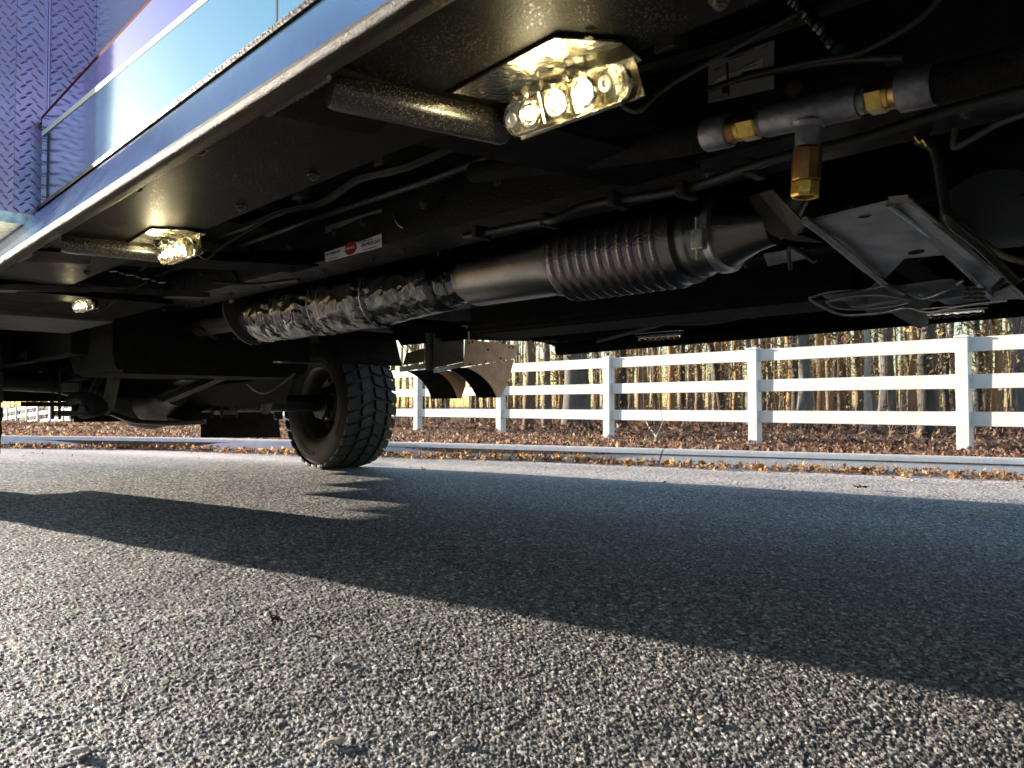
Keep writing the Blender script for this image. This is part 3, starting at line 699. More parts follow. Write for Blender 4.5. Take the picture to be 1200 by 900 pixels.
seg(830, 859, [(0, .0225), (.05, .0235), (.95, .0235), (1, .0215)], 'crimp_sleeve', M_pipe); seg(1059, 1102, [(0, .0215), (.05, .0245), (.95, .0245), (1, .0235)], 'crimp_sleeve', M_pipe)
seg(817, 822, [(0, .0235), (.1, .026), (.9, .026), (1, .0235)], 'hose_clamp', M_steel)
p0 = along(832); p1 = along(1100); d = (p0 - p1).normalized()
bm = B(); tube(bm, smoothpath([p0, p0 + d * .06, p0 + d * .25 + Vector((0, .03, .02)), p0 + d * .6 + Vector((0, .08, .06))], 5), .0215, 16); part('suction_hose', bm, M_blackr, smooth=True)
bm = B(); tube(bm, smoothpath([p1, p1 - d * .07, p1 - d * .22 + Vector((0, .0, .02)), p1 - d * .5 + Vector((0, .02, .05))], 5), .0215, 16); part('suction_hose', bm, M_blackr, smooth=True)
tc = along(953); k_ = .00097
bm = B(); n0 = tc + Vector((0, -.004, -.016)); dn = (tp(950, 215) - tp(955, 128)).normalized()
lathe(bm, n0, n0 + dn, [(0, .0215), (.003, .0205), (.006, .0165), (.026, .0155), (.03, .0155)], 24); part('branch_stub', bm, M_pipe, smooth=True)
L = (tp(950, 216) - tp(955, 130)).length
bm = B(); q = n0 + dn * (.030); lathe(bm, q, q + dn, [(0, .0150), (.004, .0185), (.042, .0185), (.044, .0175)], 10); part('drain_valve_body', bm, M_brassd)
bm = B(); q = q + dn * .0445; s, t_ = frame(dn); prof = [(0, .0165), (.001, .0180), (.017, .0180), (.0195, .0168), (.0195, .0140), (.006, .0135), (.005, .001)]
lathe(bm, q, q + dn, prof, 8); part('drain_valve_outlet', bm, M_brass)
# tags beside the tee, on the frame web (b 1.148)
def quad_on(b, pts, name, m, off=.002, parent=None):
    bm = B(); slab(bm, [P(x, y, b=b) for x, y in pts], (0, .0008, 0)); return part(name, bm, m, parent=parent or T)
tagp = quad_on(1.146, [(830, 75), (907, 47), (907, 104), (830, 121)], 'paper_tag', mat('darker paper', (.34, .33, .33), .7, var=.12))  # tag paper kept darker than the wrapped tag over it
bm = B(); pts = smoothpath([P(834, 99, b=1.10), P(850, 88, b=1.085), P(868, 82, b=1.10), P(894, 68, b=1.09)], 4); pts2 = smoothpath([P(834, 108, b=1.10), P(852, 97, b=1.085), P(868, 96, b=1.10), P(894, 89, b=1.09)], 4)
va = [bm.verts.new(p) for p in pts]; vb = [bm.verts.new(p) for p in pts2]
for i in range(len(va) - 1): bm.faces.new((va[i], va[i + 1], vb[i + 1], vb[i]))
wrap = part('wrapped_tag', bm, M_label, smooth=True)
bm = B(); box(bm, tuple(P(852, 107, b=1.078)), tuple(Vector(P(852, 107, b=1.078)) + Vector((.009, .006, .009)))); tube(bm, [P(852, 74, b=1.078), P(854, 112, b=1.078)], .0018, 6); part('cable_tie', bm, M_hose)
# printed text helper
def text(s, pos, size, along_a, up, m, parent, name='printed_text', extr_=.0002):
    cu = bpy.data.curves.new('t', 'FONT'); cu.body = s; cu.size = size; cu.extrude = extr_; cu.align_x = 'LEFT'
    to = bpy.data.objects.new('t', cu); COL.objects.link(to); dg = bpy.context.evaluated_depsgraph_get(); me = bpy.data.meshes.new_from_object(to.evaluated_get(dg)); bpy.data.objects.remove(to); bpy.data.curves.remove(cu)
    bm = B(); bm.from_mesh(me); bpy.data.meshes.remove(me)
    X = Vector(along_a); Y = Vector(up); Nn = Vector((0, -1, 0)); p = Vector(pos)
    for v in bm.verts: v.co = p + X * v.co.x + Y * v.co.y + Nn * (v.co.z + .0004)
    return obj(name, bm, m, parent)
def text2(s, x, y, x2, y2, b, size, m, parent, flip=1):
    p = Vector(P(x, y, b=b)); q = Vector(P(x2, y2, b=b)); d = (q - p).normalized() * 1.0; up = Vector((-d.z, 0, d.x)); up = up if up.z > 0 else -up
    return text(s, p, size, d, up * flip, m, parent)
text2('NT', 894, 58, 904, 54, 1.145, .007, M_ink, tagp)
text2('RCK10404', 893, 84.5, 853, 96, 1.082, .0095, M_ink, wrap, -1)
for x0, y0, x1, y1, b in ((852, 67, 884, 57, 1.145), (853, 69.5, 872, 63.5, 1.145), (873, 80, 886, 75, 1.083), (872, 77, 884, 72, 1.083), (835, 115, 850, 112, 1.145), (836, 82, 846, 79, 1.145)):
    bm = B(); slab(bm, [P(x0, y0, b=b), P(x1, y1, b=b), P(x1, y1 + .9, b=b), P(x0, y0 + .9, b=b)], (0, -.0006, 0)); obj('printed_line', bm, M_ink, tagp)
# warning labels on the frame web
lab = quad_on(1.1465, [(380.5, 296), (447, 274), (447.5, 289.5), (381.5, 307)], 'warning_label', M_label)
text2('EN MARCHA!', 423.5, 290, 444.5, 284.3, 1.1455, .0155, M_ink, lab)
text2('MOTOR ESTE', 419, 286, 444, 278.5, 1.1455, .0125, M_ink, lab)
text2('NO ARRANCAR', 382, 300.5, 402, 294.5, 1.1455, .011, M_ink, lab)
bm = B(); cq = Vector(P(411, 291, b=1.1455)); pts = []
for k in range(32):
    an = 2 * PI * k / 32; r = 1 + .07 * (k % 2); pts.append(cq + Vector((.0295 * r * math.cos(an), 0, .0175 * r * math.sin(an))))
slab(bm, pts, (0, -.0006, 0)); obj('red_badge', bm, M_labelr, lab)
text2('WARNING', 404.5, 293.5, 418, 290, 1.1445, .010, M_label, lab)
for x0, y0, x1, y1 in ((385, 303.7, 396, 301), (426, 292.5, 441, 288.5)):
    bm = B(); slab(bm, [P(x0, y0, b=1.1455), P(x1, y1, b=1.1455), P(x1, y1 + .7, b=1.1455), P(x0, y0 + .7, b=1.1455)], (0, -.0004, 0)); obj('printed_line', bm, M_ink, lab)
lab2 = quad_on(1.1465, [(381, 265.5), (447, 244.5), (447, 248.5), (426, 254), (400, 265.5), (381, 274)], 'faded_label', M_dusty, parent=T)
lab2.data.materials.clear(); lab2.data.materials.append(mat('faded label', (.20, .19, .18), .6, var=.2))
bm = B()
pp = smoothpath([P(462, 249, b=1.144), P(463, 256, b=1.144), P(467, 263, b=1.144), P(472, 267, b=1.144)], 4); tube(bm, pp, [.0035 - .00012 * i for i in range(len(pp))], 6); part('bracket_edge', bm, M_steel, smooth=True)
# foil wrapped hose top right, cables
def hosepx(pts, r, m, name, n=10, k=6):
    bm = B(); tube(bm, smoothpath([P(x, y, b=b) for x, y, b in pts], k), r, n); return part(name, bm, m, smooth=True)
bm = B(); pts = smoothpath([P(930, 0, b=1.0), P(945, 15, b=1.0), P(962, 33, b=1.0), P(981, 58, b=1.0)], 9)
tube(bm, pts, [.0085 + random.uniform(-.0017, .0017) for _ in pts], 12); part('foil_sleeve', bm, M_foil)
hosepx([(830, 105, 1.06), (880, 88, 1.06), (960, 70, 1.04), (1010, 60, 1.04), (1080, 20, 1.02), (1120, -30, 1.0)], .005, M_hose, 'wiring_loom')
hosepx([(870, 90, 1.08), (930, 78, 1.1), (985, 70, 1.1), (1060, 66, 1.1)], .007, M_hose, 'wiring_loom')
hosepx([(1075, 165, 1.3), (1092, 172, 1.3), (1100, 195, 1.3), (1106, 235, 1.3), (1116, 262, 1.3), (1150, 290, 1.4), (1190, 330, 1.5)], .008, M_hose, 'rubber_hose')
hosepx([(1066, 158, 1.3), (1085, 162, 1.3), (1097, 180, 1.3), (1103, 215, 1.3)], .006, M_hose, 'rubber_hose')
hosepx([(1120, 150, 1.3), (1118, 172, 1.3), (1135, 165, 1.3), (1170, 145, 1.3), (1210, 130, 1.3)], .005, M_dusty, 'brake_line')
hosepx([(1128, 262, 1.5), (1150, 283, 1.5), (1182, 302, 1.5), (1230, 312, 1.5)], .006, M_dusty, 'brake_line')
hosepx([(1072, 160, 1.28), (1078, 167, 1.28), (1081, 164, 1.28), (1086, 171, 1.28)], .0016, M_brass, 'copper_wire', 6)
hosepx([(1136, 118, 1.25), (1160, 98, 1.25), (1170, 88, 1.25)], .006, M_dusty, 'stay_rod')
# gearbox cover (grey tank) and its straps
bm = B(); c = Vector(P(1180, 235, b=1.72)); lathe(bm, (c.x, c.y, c.z + .16), (c.x, c.y, c.z - 1), [(0, .11), (.01, .115), (.19, .115), (.222, .105), (.238, .085), (.244, .05), (.245, .001)], 36); part('fluid_reservoir', bm, M_tank, smooth=True)
# bracket plate transverse, with edge flange, holes, second stamped plate
def plate(pts, name, m, th=(0, 0, .006)):
    bm = B(); slab(bm, [P(x, y, b=b) for x, y, b in pts], th); return part(name, bm, m)
sk1 = plate([(943, 262, 1.33), (1040, 239, 1.30), (1117, 298, 1.68), (1060, 303, 1.68), (1034, 330, 1.86), (1010, 318, 1.80)], 'skid_plate', M_skid)
plate([(1041, 239, 1.298), (1064, 237, 1.29), (1199, 350, 2.02), (1163, 352, 2.02)], 'skid_plate_flange', M_skid, (0, 0, .012))
hosepx([(1041, 240, 1.28), (1100, 286, 1.56), (1164, 352, 2.0)], .004, M_steel, 'flange_bead')
hosepx([(1066, 236, 1.27), (1120, 281, 1.56), (1199, 349, 2.0)], .0045, M_skid, 'flange_bead')
bm = B(); 
for cx_, cy_, b, rx, ry in ((1013, 253, 1.37, 9, 2.6), (1074, 296, 1.60, 10, 2)):
    slab(bm, [P(cx_ + rx * math.cos(2 * PI * k / 16), cy_ + ry * math.sin(2 * PI * k / 16) - .15 * rx * math.cos(2 * PI * k / 16), b=b - .02) for k in range(16)], (0, 0, .002))
obj('slot', bm, M_ink, sk1)
hosepx([(943, 258, 1.30), (985, 290, 1.5), (1034, 331, 1.84), (1060, 345, 1.9)], .007, M_skid, 'plate_lip')
plate([(905, 222, 1.27), (943, 262, 1.31), (930, 275, 1.34), (890, 228, 1.27)], 'hanger_arm', M_dusty, (0, .012, 0))
def strap(pts, w, name, m, wd=(0, .05, 0)):
    pa_ = smoothpath([P(x, y, b=b) for x, y, b in pts], 6); bm = B(); va = [bm.verts.new(p) for p in pa_]; vb = [bm.verts.new(p + Vector(wd)) for p in pa_]
    for i in range(len(va) - 1): bm.faces.new((va[i], va[i + 1], vb[i + 1], vb[i]))
    r = bmesh.ops.solidify(bm, geom=bm.faces[:], thickness=w); return part(name, bm, m, smooth=True)
strap([(860, 224, 1.45), (866, 245, 1.45), (880, 266, 1.45), (905, 274, 1.45), (940, 276, 1.45)], .004, 'clamp_strap', M_dusty, (.0, .10, 0))
strap([(900, 222, 1.36), (908, 240, 1.36), (920, 262, 1.36), (935, 271, 1.36), (955, 268, 1.36)], .004, 'clamp_strap', M_dusty, (.05, .02, 0))
# stamped lower plate: grid pressed with ribs
def stamped(corners, name, m, nu=36, nv=14):
    c = [Vector(P(x, y, b=b)) for x, y, b in corners]; bm = B(); g_ = []
    for i in range(nu + 1):
        row = []
        for j in range(nv + 1):
            u, v = i / nu, j / nv; p = c[0].lerp(c[1], u).lerp(c[3].lerp(c[2], u), v)
            h = .02 * math.sin(PI * v) ** .5 * (1 if u < .55 else .4) - .012 * math.exp(-((v - .35) / .09) ** 2) - .012 * math.exp(-((v - .68) / .09) ** 2) + .015 * math.exp(-((u - .55) / .05) ** 2)
            if 0.15 < u < .45 and abs(v - .5) < .12: h += .015
            row.append(bm.verts.new(p + Vector((0, 0, h))))
        g_.append(row)
    for i in range(nu):
        for j in range(nv): bm.faces.new((g_[i][j], g_[i + 1][j], g_[i + 1][j + 1], g_[i][j + 1]))
    r = bmesh.ops.solidify(bm, geom=bm.faces[:], thickness=.004)
    return part(name, bm, m, smooth=True)
sp_ = stamped([(948, 349, 1.92), (1108, 327, 1.80), (1176, 349, 2.0), (1020, 370, 2.18)], 'stamped_plate', M_skid)
bm = B()
for i in range(9):
    q = Vector(P(1133 + (i % 3) * 8, 338 + (i // 3) * 5, b=1.86)); tube(bm, [q, q - Vector((0, 0, .006))], .009, 10)
obj('mount_rubber', bm, M_ink, sp_)
plate([(1035, 362, 2.15), (1048, 360, 2.15), (1088, 382, 2.5), (1076, 385, 2.5)], 'lower_arm', M_dusty, (0, 0, .03))
plate([(895, 300, 1.75), (940, 293, 1.7), (945, 303, 1.75), (900, 312, 1.8)], 'pale_sticker_plate', M_skid)
# gearbox, drive shaft
bm = B(); lathe(bm, (.95, 1.66, .95), (-.4, 1.66, .95), [(0, .04), (.02, .08), (.2, .09), (.3, .08), (.85, .08), (1.1, .16), (1.3, .18)], 24); part('gearbox', bm, M_blackr, smooth=True)
bm = B(); tube(bm, [(.95, 1.70, .90), (3.3, 1.70, .84), (4.55, 1.68, .60)], .042, 20); part('drive_shaft', bm, M_black, smooth=True)
# far tank: bulk between far rail and far board
bm = B(); extr(bm, [(2.22, .80), (2.24, .775), (2.5, .77), (2.52, .80), (2.52, 1.02), (2.22, 1.02)], .9, 2.6, 1, close=True); bmesh.ops.bevel(bm, geom=bm.edges[:], offset=.012, segments=2, affect='EDGES'); part('fuel_tank', bm, M_blackr, smooth=True)
hosepx([(560, 372, 2.3), (640, 382, 2.4), (700, 384, 2.45), (760, 378, 2.45), (830, 378, 2.5), (905, 362, 2.5), (950, 352, 2.5)], .009, M_dusty, 'fuel_line')
bm = B(); pts = smoothpath([P(880, 372, b=2.5), P(915, 362, b=2.5), P(950, 356, b=2.5)], 14)
tube(bm, pts, [.005 + .002 * (i % 2) for i in range(len(pts))], 8); part('corrugated_conduit', bm, M_hose)
hosepx([(700, 400, 2.55), (760, 384, 2.5), (800, 372, 2.45)], .008, M_dusty, 'stay_rod')
bm = B(); tube(bm, [P(655, 409, b=2.80), P(1300, 350, b=2.80)], .032, 16); part('step_tube', bm, M_coat2, smooth=True)
# far body sill with tread glints left of the board end
bm = B(); q0 = Vector(P(545, 386, b=2.75)); q1 = Vector(P(625, 404, b=2.75)); slab(bm, [P(540, 380, b=2.6), P(600, 386, b=2.6), P(660, 401, b=2.75), P(600, 398, b=2.75)], (0, 0, .02)); part('tread_plate', bm, M_coat2)
bm = B()
for i in range(34):
    t = random.random(); p = Vector(P(545 + 62 * t + random.uniform(-4, 4), 383 + 13 * t + random.uniform(-2.5, 2.5), b=2.66)); l = Vector((.014 * random.choice((-1, 1)), .014, 0)); tube(bm, [p - l, p + l], .0028, 5)
part('tread_lozenges', bm, M_steel, kind='stuff')

# ---- splash guards in front of the far rear wheel
GA = 3.18
def gp(x, y, a=GA): return P(x, y, a=a)
bm = B(); slab(bm, [gp(545, 398), gp(608, 405), gp(606, 412), gp(603, 420), gp(543, 430)], (-.006, 0, 0)); g1_ = part('splash_plate', bm, M_brown, label='pinkish brown upper splash plate')
bm = B()
for x, y in ((549, 402), (553, 401), (596, 407), (600, 407), (550, 427), (568, 424), (586, 420), (571, 410)): bolt(bm, Vector(gp(x, y)) + Vector((-.006, 0, 0)), (-1, 0, 0), .0045, .003)
obj('rivets', bm, M_dusty, g1_, kind='stuff')
def arc(x0, y0, x1, y1, sag=6, n=10):
    out = []
    for i in range(n + 1):
        t = i / n; nx_, ny_ = (y1 - y0), -(x1 - x0); ll = math.hypot(nx_, ny_); s_ = sag * 4 * t * (1 - t)
        out.append((x0 + (x1 - x0) * t + nx_ / ll * s_, y0 + (y1 - y0) * t + ny_ / ll * s_))
    return out
def guard(xa, ya, xb, yb, right, a, depth):
    ar = arc(xa, ya, xb, yb, 6); bm = B(); slab(bm, [P(x, y, a=a) for x, y in ar + right], (-.004, 0, 0)); g = part('splash_guard', bm, M_brown, label='orange brown lower splash guard')
    bm = B(); pa_ = [Vector(P(x, y, a=a)) for x, y in ar]; va = [bm.verts.new(p + Vector((.0, 0, 0))) for p in pa_]; vb = [bm.verts.new(p + Vector((depth, 0, 0))) for p in pa_]
    for i in range(len(va) - 1): bm.faces.new((va[i], va[i + 1], vb[i + 1], vb[i]))
    bmesh.ops.solidify(bm, geom=bm.faces[:], thickness=.004); obj('curved_liner', bm, M_blackr, g, smooth=True)
guard(545, 430.5, 582, 466, [(586, 466), (596, 444), (602, 421)], GA, .17)
guard(506, 433, 536, 467, [(540, 467), (545, 452), (546, 436)], GA + .16, .24)
bm = B(); slab(bm, [P(508, 432, a=GA + .1), P(544, 424, a=GA + .1), P(544, 429, a=GA + .1), P(508, 437, a=GA + .1)], (-.03, 0, 0)); slab(bm, [P(468, 430, a=GA + .3), P(497, 426, a=GA + .3), P(497, 431, a=GA + .3), P(468, 436, a=GA + .3)], (-.03, 0, 0)); part('guard_rail', bm, M_label)
bm = B(); slab(bm, [P(472, 428, a=GA + .34), P(497, 424, a=GA + .34), P(497, 408, a=GA + .34), P(476, 414, a=GA + .34)], (-.004, 0, 0)); part('olive_panel', bm, mat('olive lit panel', (.17, .15, .07), .6, var=.2))  # olive base colour stands for the light on this box panel
bm = B(); slab(bm, [P(509, 431, a=GA + .2), P(543, 424, a=GA + .2), P(543, 398, a=GA + .2), P(509, 396, a=GA + .2)], (-.004, 0, 0)); part('inner_panel', bm, M_dusty)
bm = B(); slab(bm, [P(501, 434, a=GA + .12), P(509, 434, a=GA + .12), P(509, 390, a=GA + .12), P(501, 390, a=GA + .12)], (.02, 0, 0)); slab(bm, [P(508, 433, a=GA + .11), P(510, 433, a=GA + .11), P(510, 390, a=GA + .11), P(508, 390, a=GA + .11)], (.02, 0, 0)); part('guard_post', bm, M_dusty)
bm = B(); tube(bm, [P(549, 398, a=GA), P(549, 388, a=GA)], .004, 8); part('guard_rod', bm, M_steel)
bm = B(); slab(bm, [P(455, 380, a=GA + .36), P(540, 380, a=GA + .36), P(620, 400, a=GA + .1), P(545, 398, a=GA + .1), P(470, 405, a=GA + .36)], (0, 0, .05)); part('arch_frame', bm, M_blackr)

# ---- wheels
WR, WW = .475, .38
def wheel(a, b, face, detailed, label=None):
    """face = -1: inner side towards the near side (-b)"""
    root = empty('wheel', W(a, b, WR), None, None, None, T)
    h = WW / 2
    prof = [(.262, -h + .035), (.275, -h + .012), (.30, -h), (.35, -h - .008), (.40, -h - .006), (.435, -h + .010), (.452, -h + .035), (.458, -h + .08), (.460, 0), (.458, h - .08), (.452, h - .035), (.435, h - .01), (.40, h + .006), (.35, h + .008), (.30, h), (.275, h - .012), (.262, h - .035)]
    def rev(prof, n, close=False):
        bm = B(); rings = []
        for k in range(n):
            an = 2 * PI * k / n; rings.append([bm.verts.new((a + r * math.cos(an), b + y, WR + max(r * math.sin(an), -WR + .002))) for r, y in prof])
        for k in range(n):
            q = rings[(k + 1) % n]
            for i in range(len(prof) - 1): bm.faces.new((rings[k][i], rings[k][i + 1], q[i + 1], q[i]))
        return bm
    obj('tyre', rev(prof, 72), M_tyre, root, smooth=True)
    rim = [(.262, -h + .035), (.268, -h + .03), (.262, -h + .026), (.25, -h + .034), (.238, -h + .06), (.225, -h + .09), (.222, -.02), (.222, .02), (.225, h - .09), (.238, h - .06), (.25, h - .034), (.262, h - .026), (.268, h - .03), (.262, h - .035)]
    obj('rim', rev(rim, 64), M_rim, root, smooth=True)
    f = face; y0 = f * (-.0)
    bm = rev([(.223, -f * .0 + f * .03), (.205, f * .04), (.17, f * .02), (.15, -f * .03), (.10, -f * .04), (.001, -f * .045)], 48); obj('wheel_disc', bm, M_rim, root, smooth=True)
    bm = B(); lathe(bm, (a, b + f * .02, WR), (a, b + f * 1, WR), [(0, .13), (.02, .135), (.08, .125), (.085, .10), (.11, .095), (.13, .05), (.15, .045)], 32); obj('hub', bm, M_dusty, root, smooth=True)
    bm = B()
    for k in range(10):
        an = 2 * PI * k / 10; c = Vector((a + .112 * math.cos(an), b + f * .10, WR + .112 * math.sin(an))); tube(bm, [c, c + Vector((0, f * .022, 0))], .0115, 6)
    obj('lug_nuts', bm, M_steel, root)
    bm = B()
    for k in range(8):
        an = 2 * PI * (k + .5) / 8; c = Vector((a + .186 * math.cos(an), b + f * .034, WR + .186 * math.sin(an))); tube(bm, [c, c + Vector((0, f * .006, 0))], .018, 14)
    obj('hand_holes', bm, M_ink, root)
    # sidewall ring and raised lettering-like ribs
    bm = B()
    for k in range(120):
        an = 2 * PI * k / 120
        if (k % 30) < 13:
            for y in (-1, 1):
                r0_, r1_ = .345, .378; c = [(a + r * math.cos(an + d_), b + y * (h + .009), max(.003, WR + r * math.sin(an + d_))) for r, d_ in ((r0_, 0), (r0_, .026 + .01 * (k % 2)), (r1_, .024), (r1_, .004 * (k % 3)))]
                slab(bm, c, (0, y * .003, 0))
    obj('sidewall_lettering', bm, M_tyre, root, kind='stuff')
    rows = [(-.150, .064, 32, 0), (-.052, .070, 34, .5), (.052, .070, 34, .2), (.150, .064, 32, .5)]
    blocks = []
    for yc, wd, n, ph in rows:
        for k in range(n):
            an = 2 * PI * (k + ph) / n; da = 2 * PI / n * .385; edge = abs(yc) > .1
            bm = B() if detailed or not blocks else blocks[0]
            sk_ = .3 if yc > 0 else -.3
            r_in, r_out = .445, .479
            pts = []
            for r in (r_in, r_out):
                for (u, v) in ((-1, -1), (-.25, -1.15), (1, -1), (1, 1), (.2, 1.12), (-1, 1)):
                    yy = yc + v * wd / 2; lean = sk_ * v * (2 * PI / n) * .5
                    rr_ = r - (.016 if edge and (v * yc > 0) and r == r_out else 0)
                    aa = an + u * da + lean + (.004 if u < 0 else 0)
                    if edge and v * yc > 0: yy += math.copysign(.012, yc)
                    pts.append(bm.verts.new((a + rr_ * math.cos(aa), b + yy, max(.0015, WR + rr_ * math.sin(aa)))))
            bm.faces.new(pts[:6]); bm.faces.new(pts[6:][::-1])
            for i in range(6): bm.faces.new((pts[i], pts[6 + i], pts[6 + (i + 1) % 6], pts[(i + 1) % 6]))
            if detailed: obj('tread_block', bm, M_tyre, root)
            elif not blocks: blocks.append(bm)
    if blocks: obj('tread', blocks[0], M_tyre, root, kind='stuff')
    if label: root['label'] = label
    return root
wheel(5.0, 3.0, -1, True, 'far rear wheel with chunky off-road tyre standing on the asphalt')
wheel(5.0, .62, 1, False, 'near rear wheel'); wheel(-.95, .66, 1, False, 'near front wheel'); wheel(-.95, 2.84, -1, False, 'far front wheel')

# ---- rear axle, springs, shocks and other dark gear
bm = B(); lathe(bm, (5.0, 1.4, .475), (5.0, 2.9, .475), [(0, .05), (.03, .06), (.05, .06), (.15, .14), (.28, .165), (.40, .14), (.52, .06), (1.43, .06), (1.44, .11), (1.5, .11)], 28); tube(bm, [(5.0, .80, .60), (5.0, 1.15, .585), (5.0, 1.5, .50)], .055, 16); part('rear_axle', bm, M_black, smooth=True)
bm = B(); lathe(bm, (5.06, 1.68, .50), (4.5, 1.67, .52), [(0, .02), (.02, .12), (.05, .165), (.2, .165), (.32, .11), (.42, .07), (.5, .06)], 28); part('differential', bm, M_black, smooth=True)
bm = B()
for k in range(12):
    an = 2 * PI * k / 12; bolt(bm, (5.05, 1.68 + .15 * math.cos(an), .50 + .15 * math.sin(an)), (1, 0, 0), .008)
part('cover_bolts', bm, M_dusty, kind='stuff')
for b in (1.19, 2.11):
    for i in range(5):
        L_ = .72 - .11 * i; bm = B(); pts = [(4.93 + L_ * (k / 6 - 1), b, .66 - .016 * i + .10 * ((k / 6 - 1) * L_ / .72) ** 2) for k in range(13)]
        for k in range(12):
            box(bm, (min(pts[k][0], pts[k + 1][0]), b - .038, (pts[k][2] + pts[k + 1][2]) / 2 - .006), (max(pts[k][0], pts[k + 1][0]) + .002, b + .038, (pts[k][2] + pts[k + 1][2]) / 2 + .006))
        part('spring_leaf', bm, M_black)
    bm = B(); box(bm, (4.83, b - .05, .40), (5.03, b + .05, .43), .004); box(bm, (4.85, b - .045, .54), (5.01, b + .045, .59), .004); part('spring_seat', bm, M_dusty)
    bm = B()
    for da in (-.075, .075):
        tube(bm, smoothpath([(4.93 + da, b - .05, .38), (4.93 + da, b - .05, .67), (4.93 + da, b, .70), (4.93 + da, b + .05, .67), (4.93 + da, b + .05, .38)], 4), .008, 8)
    part('u_bolt', bm, M_black, smooth=True)
    bm = B(); tube(bm, [(4.6, b + .12, .42), (4.45, b + .12, .66)], .032, 16); tube(bm, [(4.45, b + .12, .66), (4.33, b + .12, .90)], .026, 16); part('shock_absorber', bm, M_dusty, smooth=True)
# bright wires added along the stamped plate's outline as its glints
hosepx([(948, 349, 1.93), (975, 342, 1.93), (1015, 339, 1.92), (1043, 334, 1.90), (1062, 342, 1.92), (1082, 350, 1.95), (1110, 340, 1.90), (1128, 329, 1.84)], .0035, M_steel, 'rim_glint')
hosepx([(948, 350, 1.94), (968, 362, 1.98), (992, 369, 2.02), (1035, 366, 2.04), (1062, 361, 2.02), (1090, 366, 2.03), (1130, 358, 2.0), (1180, 352, 2.0)], .0035, M_steel, 'rim_glint')
hosepx([(968, 354, 1.98), (1000, 347, 1.96), (1040, 347, 1.96), (1066, 354, 1.98), (1030, 361, 2.0), (985, 362, 2.0), (968, 354, 1.98)], .003, M_skid, 'pressed_rib')
# large dark shapes seen between deck and axle
bm = B(); extr(bm, [(1.05, .66), (1.08, .60), (1.95, .60), (2.0, .66), (2.0, .93), (1.05, .93)], 3.6, 4.3, 1, close=True); bmesh.ops.bevel(bm, geom=bm.edges[:], offset=.02, segments=2, affect='EDGES'); part('air_tank_box', bm, M_blackr, smooth=True)
bm = B(); box(bm, (5.86, .62, .485), (5.88, 3.0, .99)); box(bm, (5.861, 1.15, .452), (5.879, 1.459, .484)); box(bm, (5.862, 1.46, .345), (5.878, 3.0, .484)); part('rear_sun_block', bm, M_blackr)  # dark rear panel, extended downward to stop sun patches under the truck
bm = B(); box(bm, (4.0, .98, .70), (5.8, 1.06, .99), .01); part('inner_wheel_arch', bm, M_blackr)
bm = B(); slab(bm, [P(100, 415, b=1.35), P(345, 385, b=2.0), P(345, 440, b=2.0), P(335, 472, b=2.1), P(250, 476, b=1.9), P(215, 493, b=1.75), P(150, 492, b=1.6), P(112, 470, b=1.4)], (.3, .1, 0)); part('axle_carrier', bm, M_blackr)
bm = B(); slab(bm, [P(180, 466, b=1.5), P(345, 398, b=2.0), P(345, 406, b=2.0), P(190, 471, b=1.5)], (0, .06, 0)); part('radius_arm', bm, M_dusty)
hosepx([(118, 478, 1.3), (140, 488, 1.35), (160, 494, 1.4), (200, 496, 1.5), (240, 494, 1.6)], .014, M_hose, 'brake_hose')
bm = B(); tube(bm, smoothpath([P(82, 469, b=1.15), P(95, 466, b=1.15), P(108, 470, b=1.15), P(118, 478, b=1.17), P(106, 482, b=1.15), P(98, 486, b=1.15)], 4), [.026 + .012 * math.sin(i * .16) for i in range(21)], 14); part('spring_shackle', bm, M_blackr, smooth=True)
bm = B(); tube(bm, [P(96, 480, b=1.1), P(118, 440, b=1.3)], .018, 12); part('shackle_link', bm, M_dusty, smooth=True)
quad_on(1.2, [(91, 428), (106, 429), (108, 441), (93, 440)], 'small_tag', M_dusty)
plate([(18, 420, .95), (30, 411, .95), (31, 422, .95)], 'bright_bracket', M_steel, (.0, .004, .002))
for x, y, w_ in ((265, 484, .02), (275, 480, .012), (303, 478, .012), (318, 482, .03), (268, 490, .025), (322, 490, .02)):
    q = Vector(P(x, y, b=2.6)); bm = B(); tube(bm, [q - Vector((w_, 0, w_ * .4)), q, q + Vector((w_ * .3, 0, w_))], .008, 8); part('brake_fitting', bm, M_steel, smooth=True)
bm = B(); fa = 5.95; slab(bm, [P(236, 472, a=fa), P(325, 472, a=fa), P(329, 513, a=fa), P(235, 513, a=fa)], (.012, 0, 0)); part('mud_flap', bm, M_blackr)
bm = B(); tube(bm, [P(240, 470, a=fa), P(300, 466, a=fa), P(340, 462, a=fa)], .02, 10); part('flap_bar', bm, M_black, smooth=True)
bm = B(); slab(bm, [(4.2, 2.5, .72), (4.3, 2.5, .98), (5.6, 2.5, .98), (5.7, 2.5, .70), (5.4, 2.5, .95), (4.5, 2.5, .95)], (0, .5, 0)); part('wheel_arch', bm, M_blackr)
bm = B(); box(bm, (4.3, 2.45, .90), (5.7, 3.0, .96)); part('arch_roof', bm, M_blackr)
bm = B(); box(bm, (6.1, .5, .62), (6.2, 2.9, .78), .01); part('rear_bumper', bm, M_black)
bm = B(); box(bm, (6.30, 1.75, .36), (6.36, 3.0, .62), .01); part('sun_block_bar', bm, M_black)  # bar added low at the rear to keep sun off the ground
bm = B(); box(bm, (5.62, .42, .16), (5.635, 1.0, .90), .003); part('mud_flap', bm, M_blackr)  # near flap added out of view, sized to block the low sun
bm = B(); box(bm, (-1.6, 2.66, .80), (2.0, 2.872, 1.05)); part('inner_sill', bm, M_blackr)
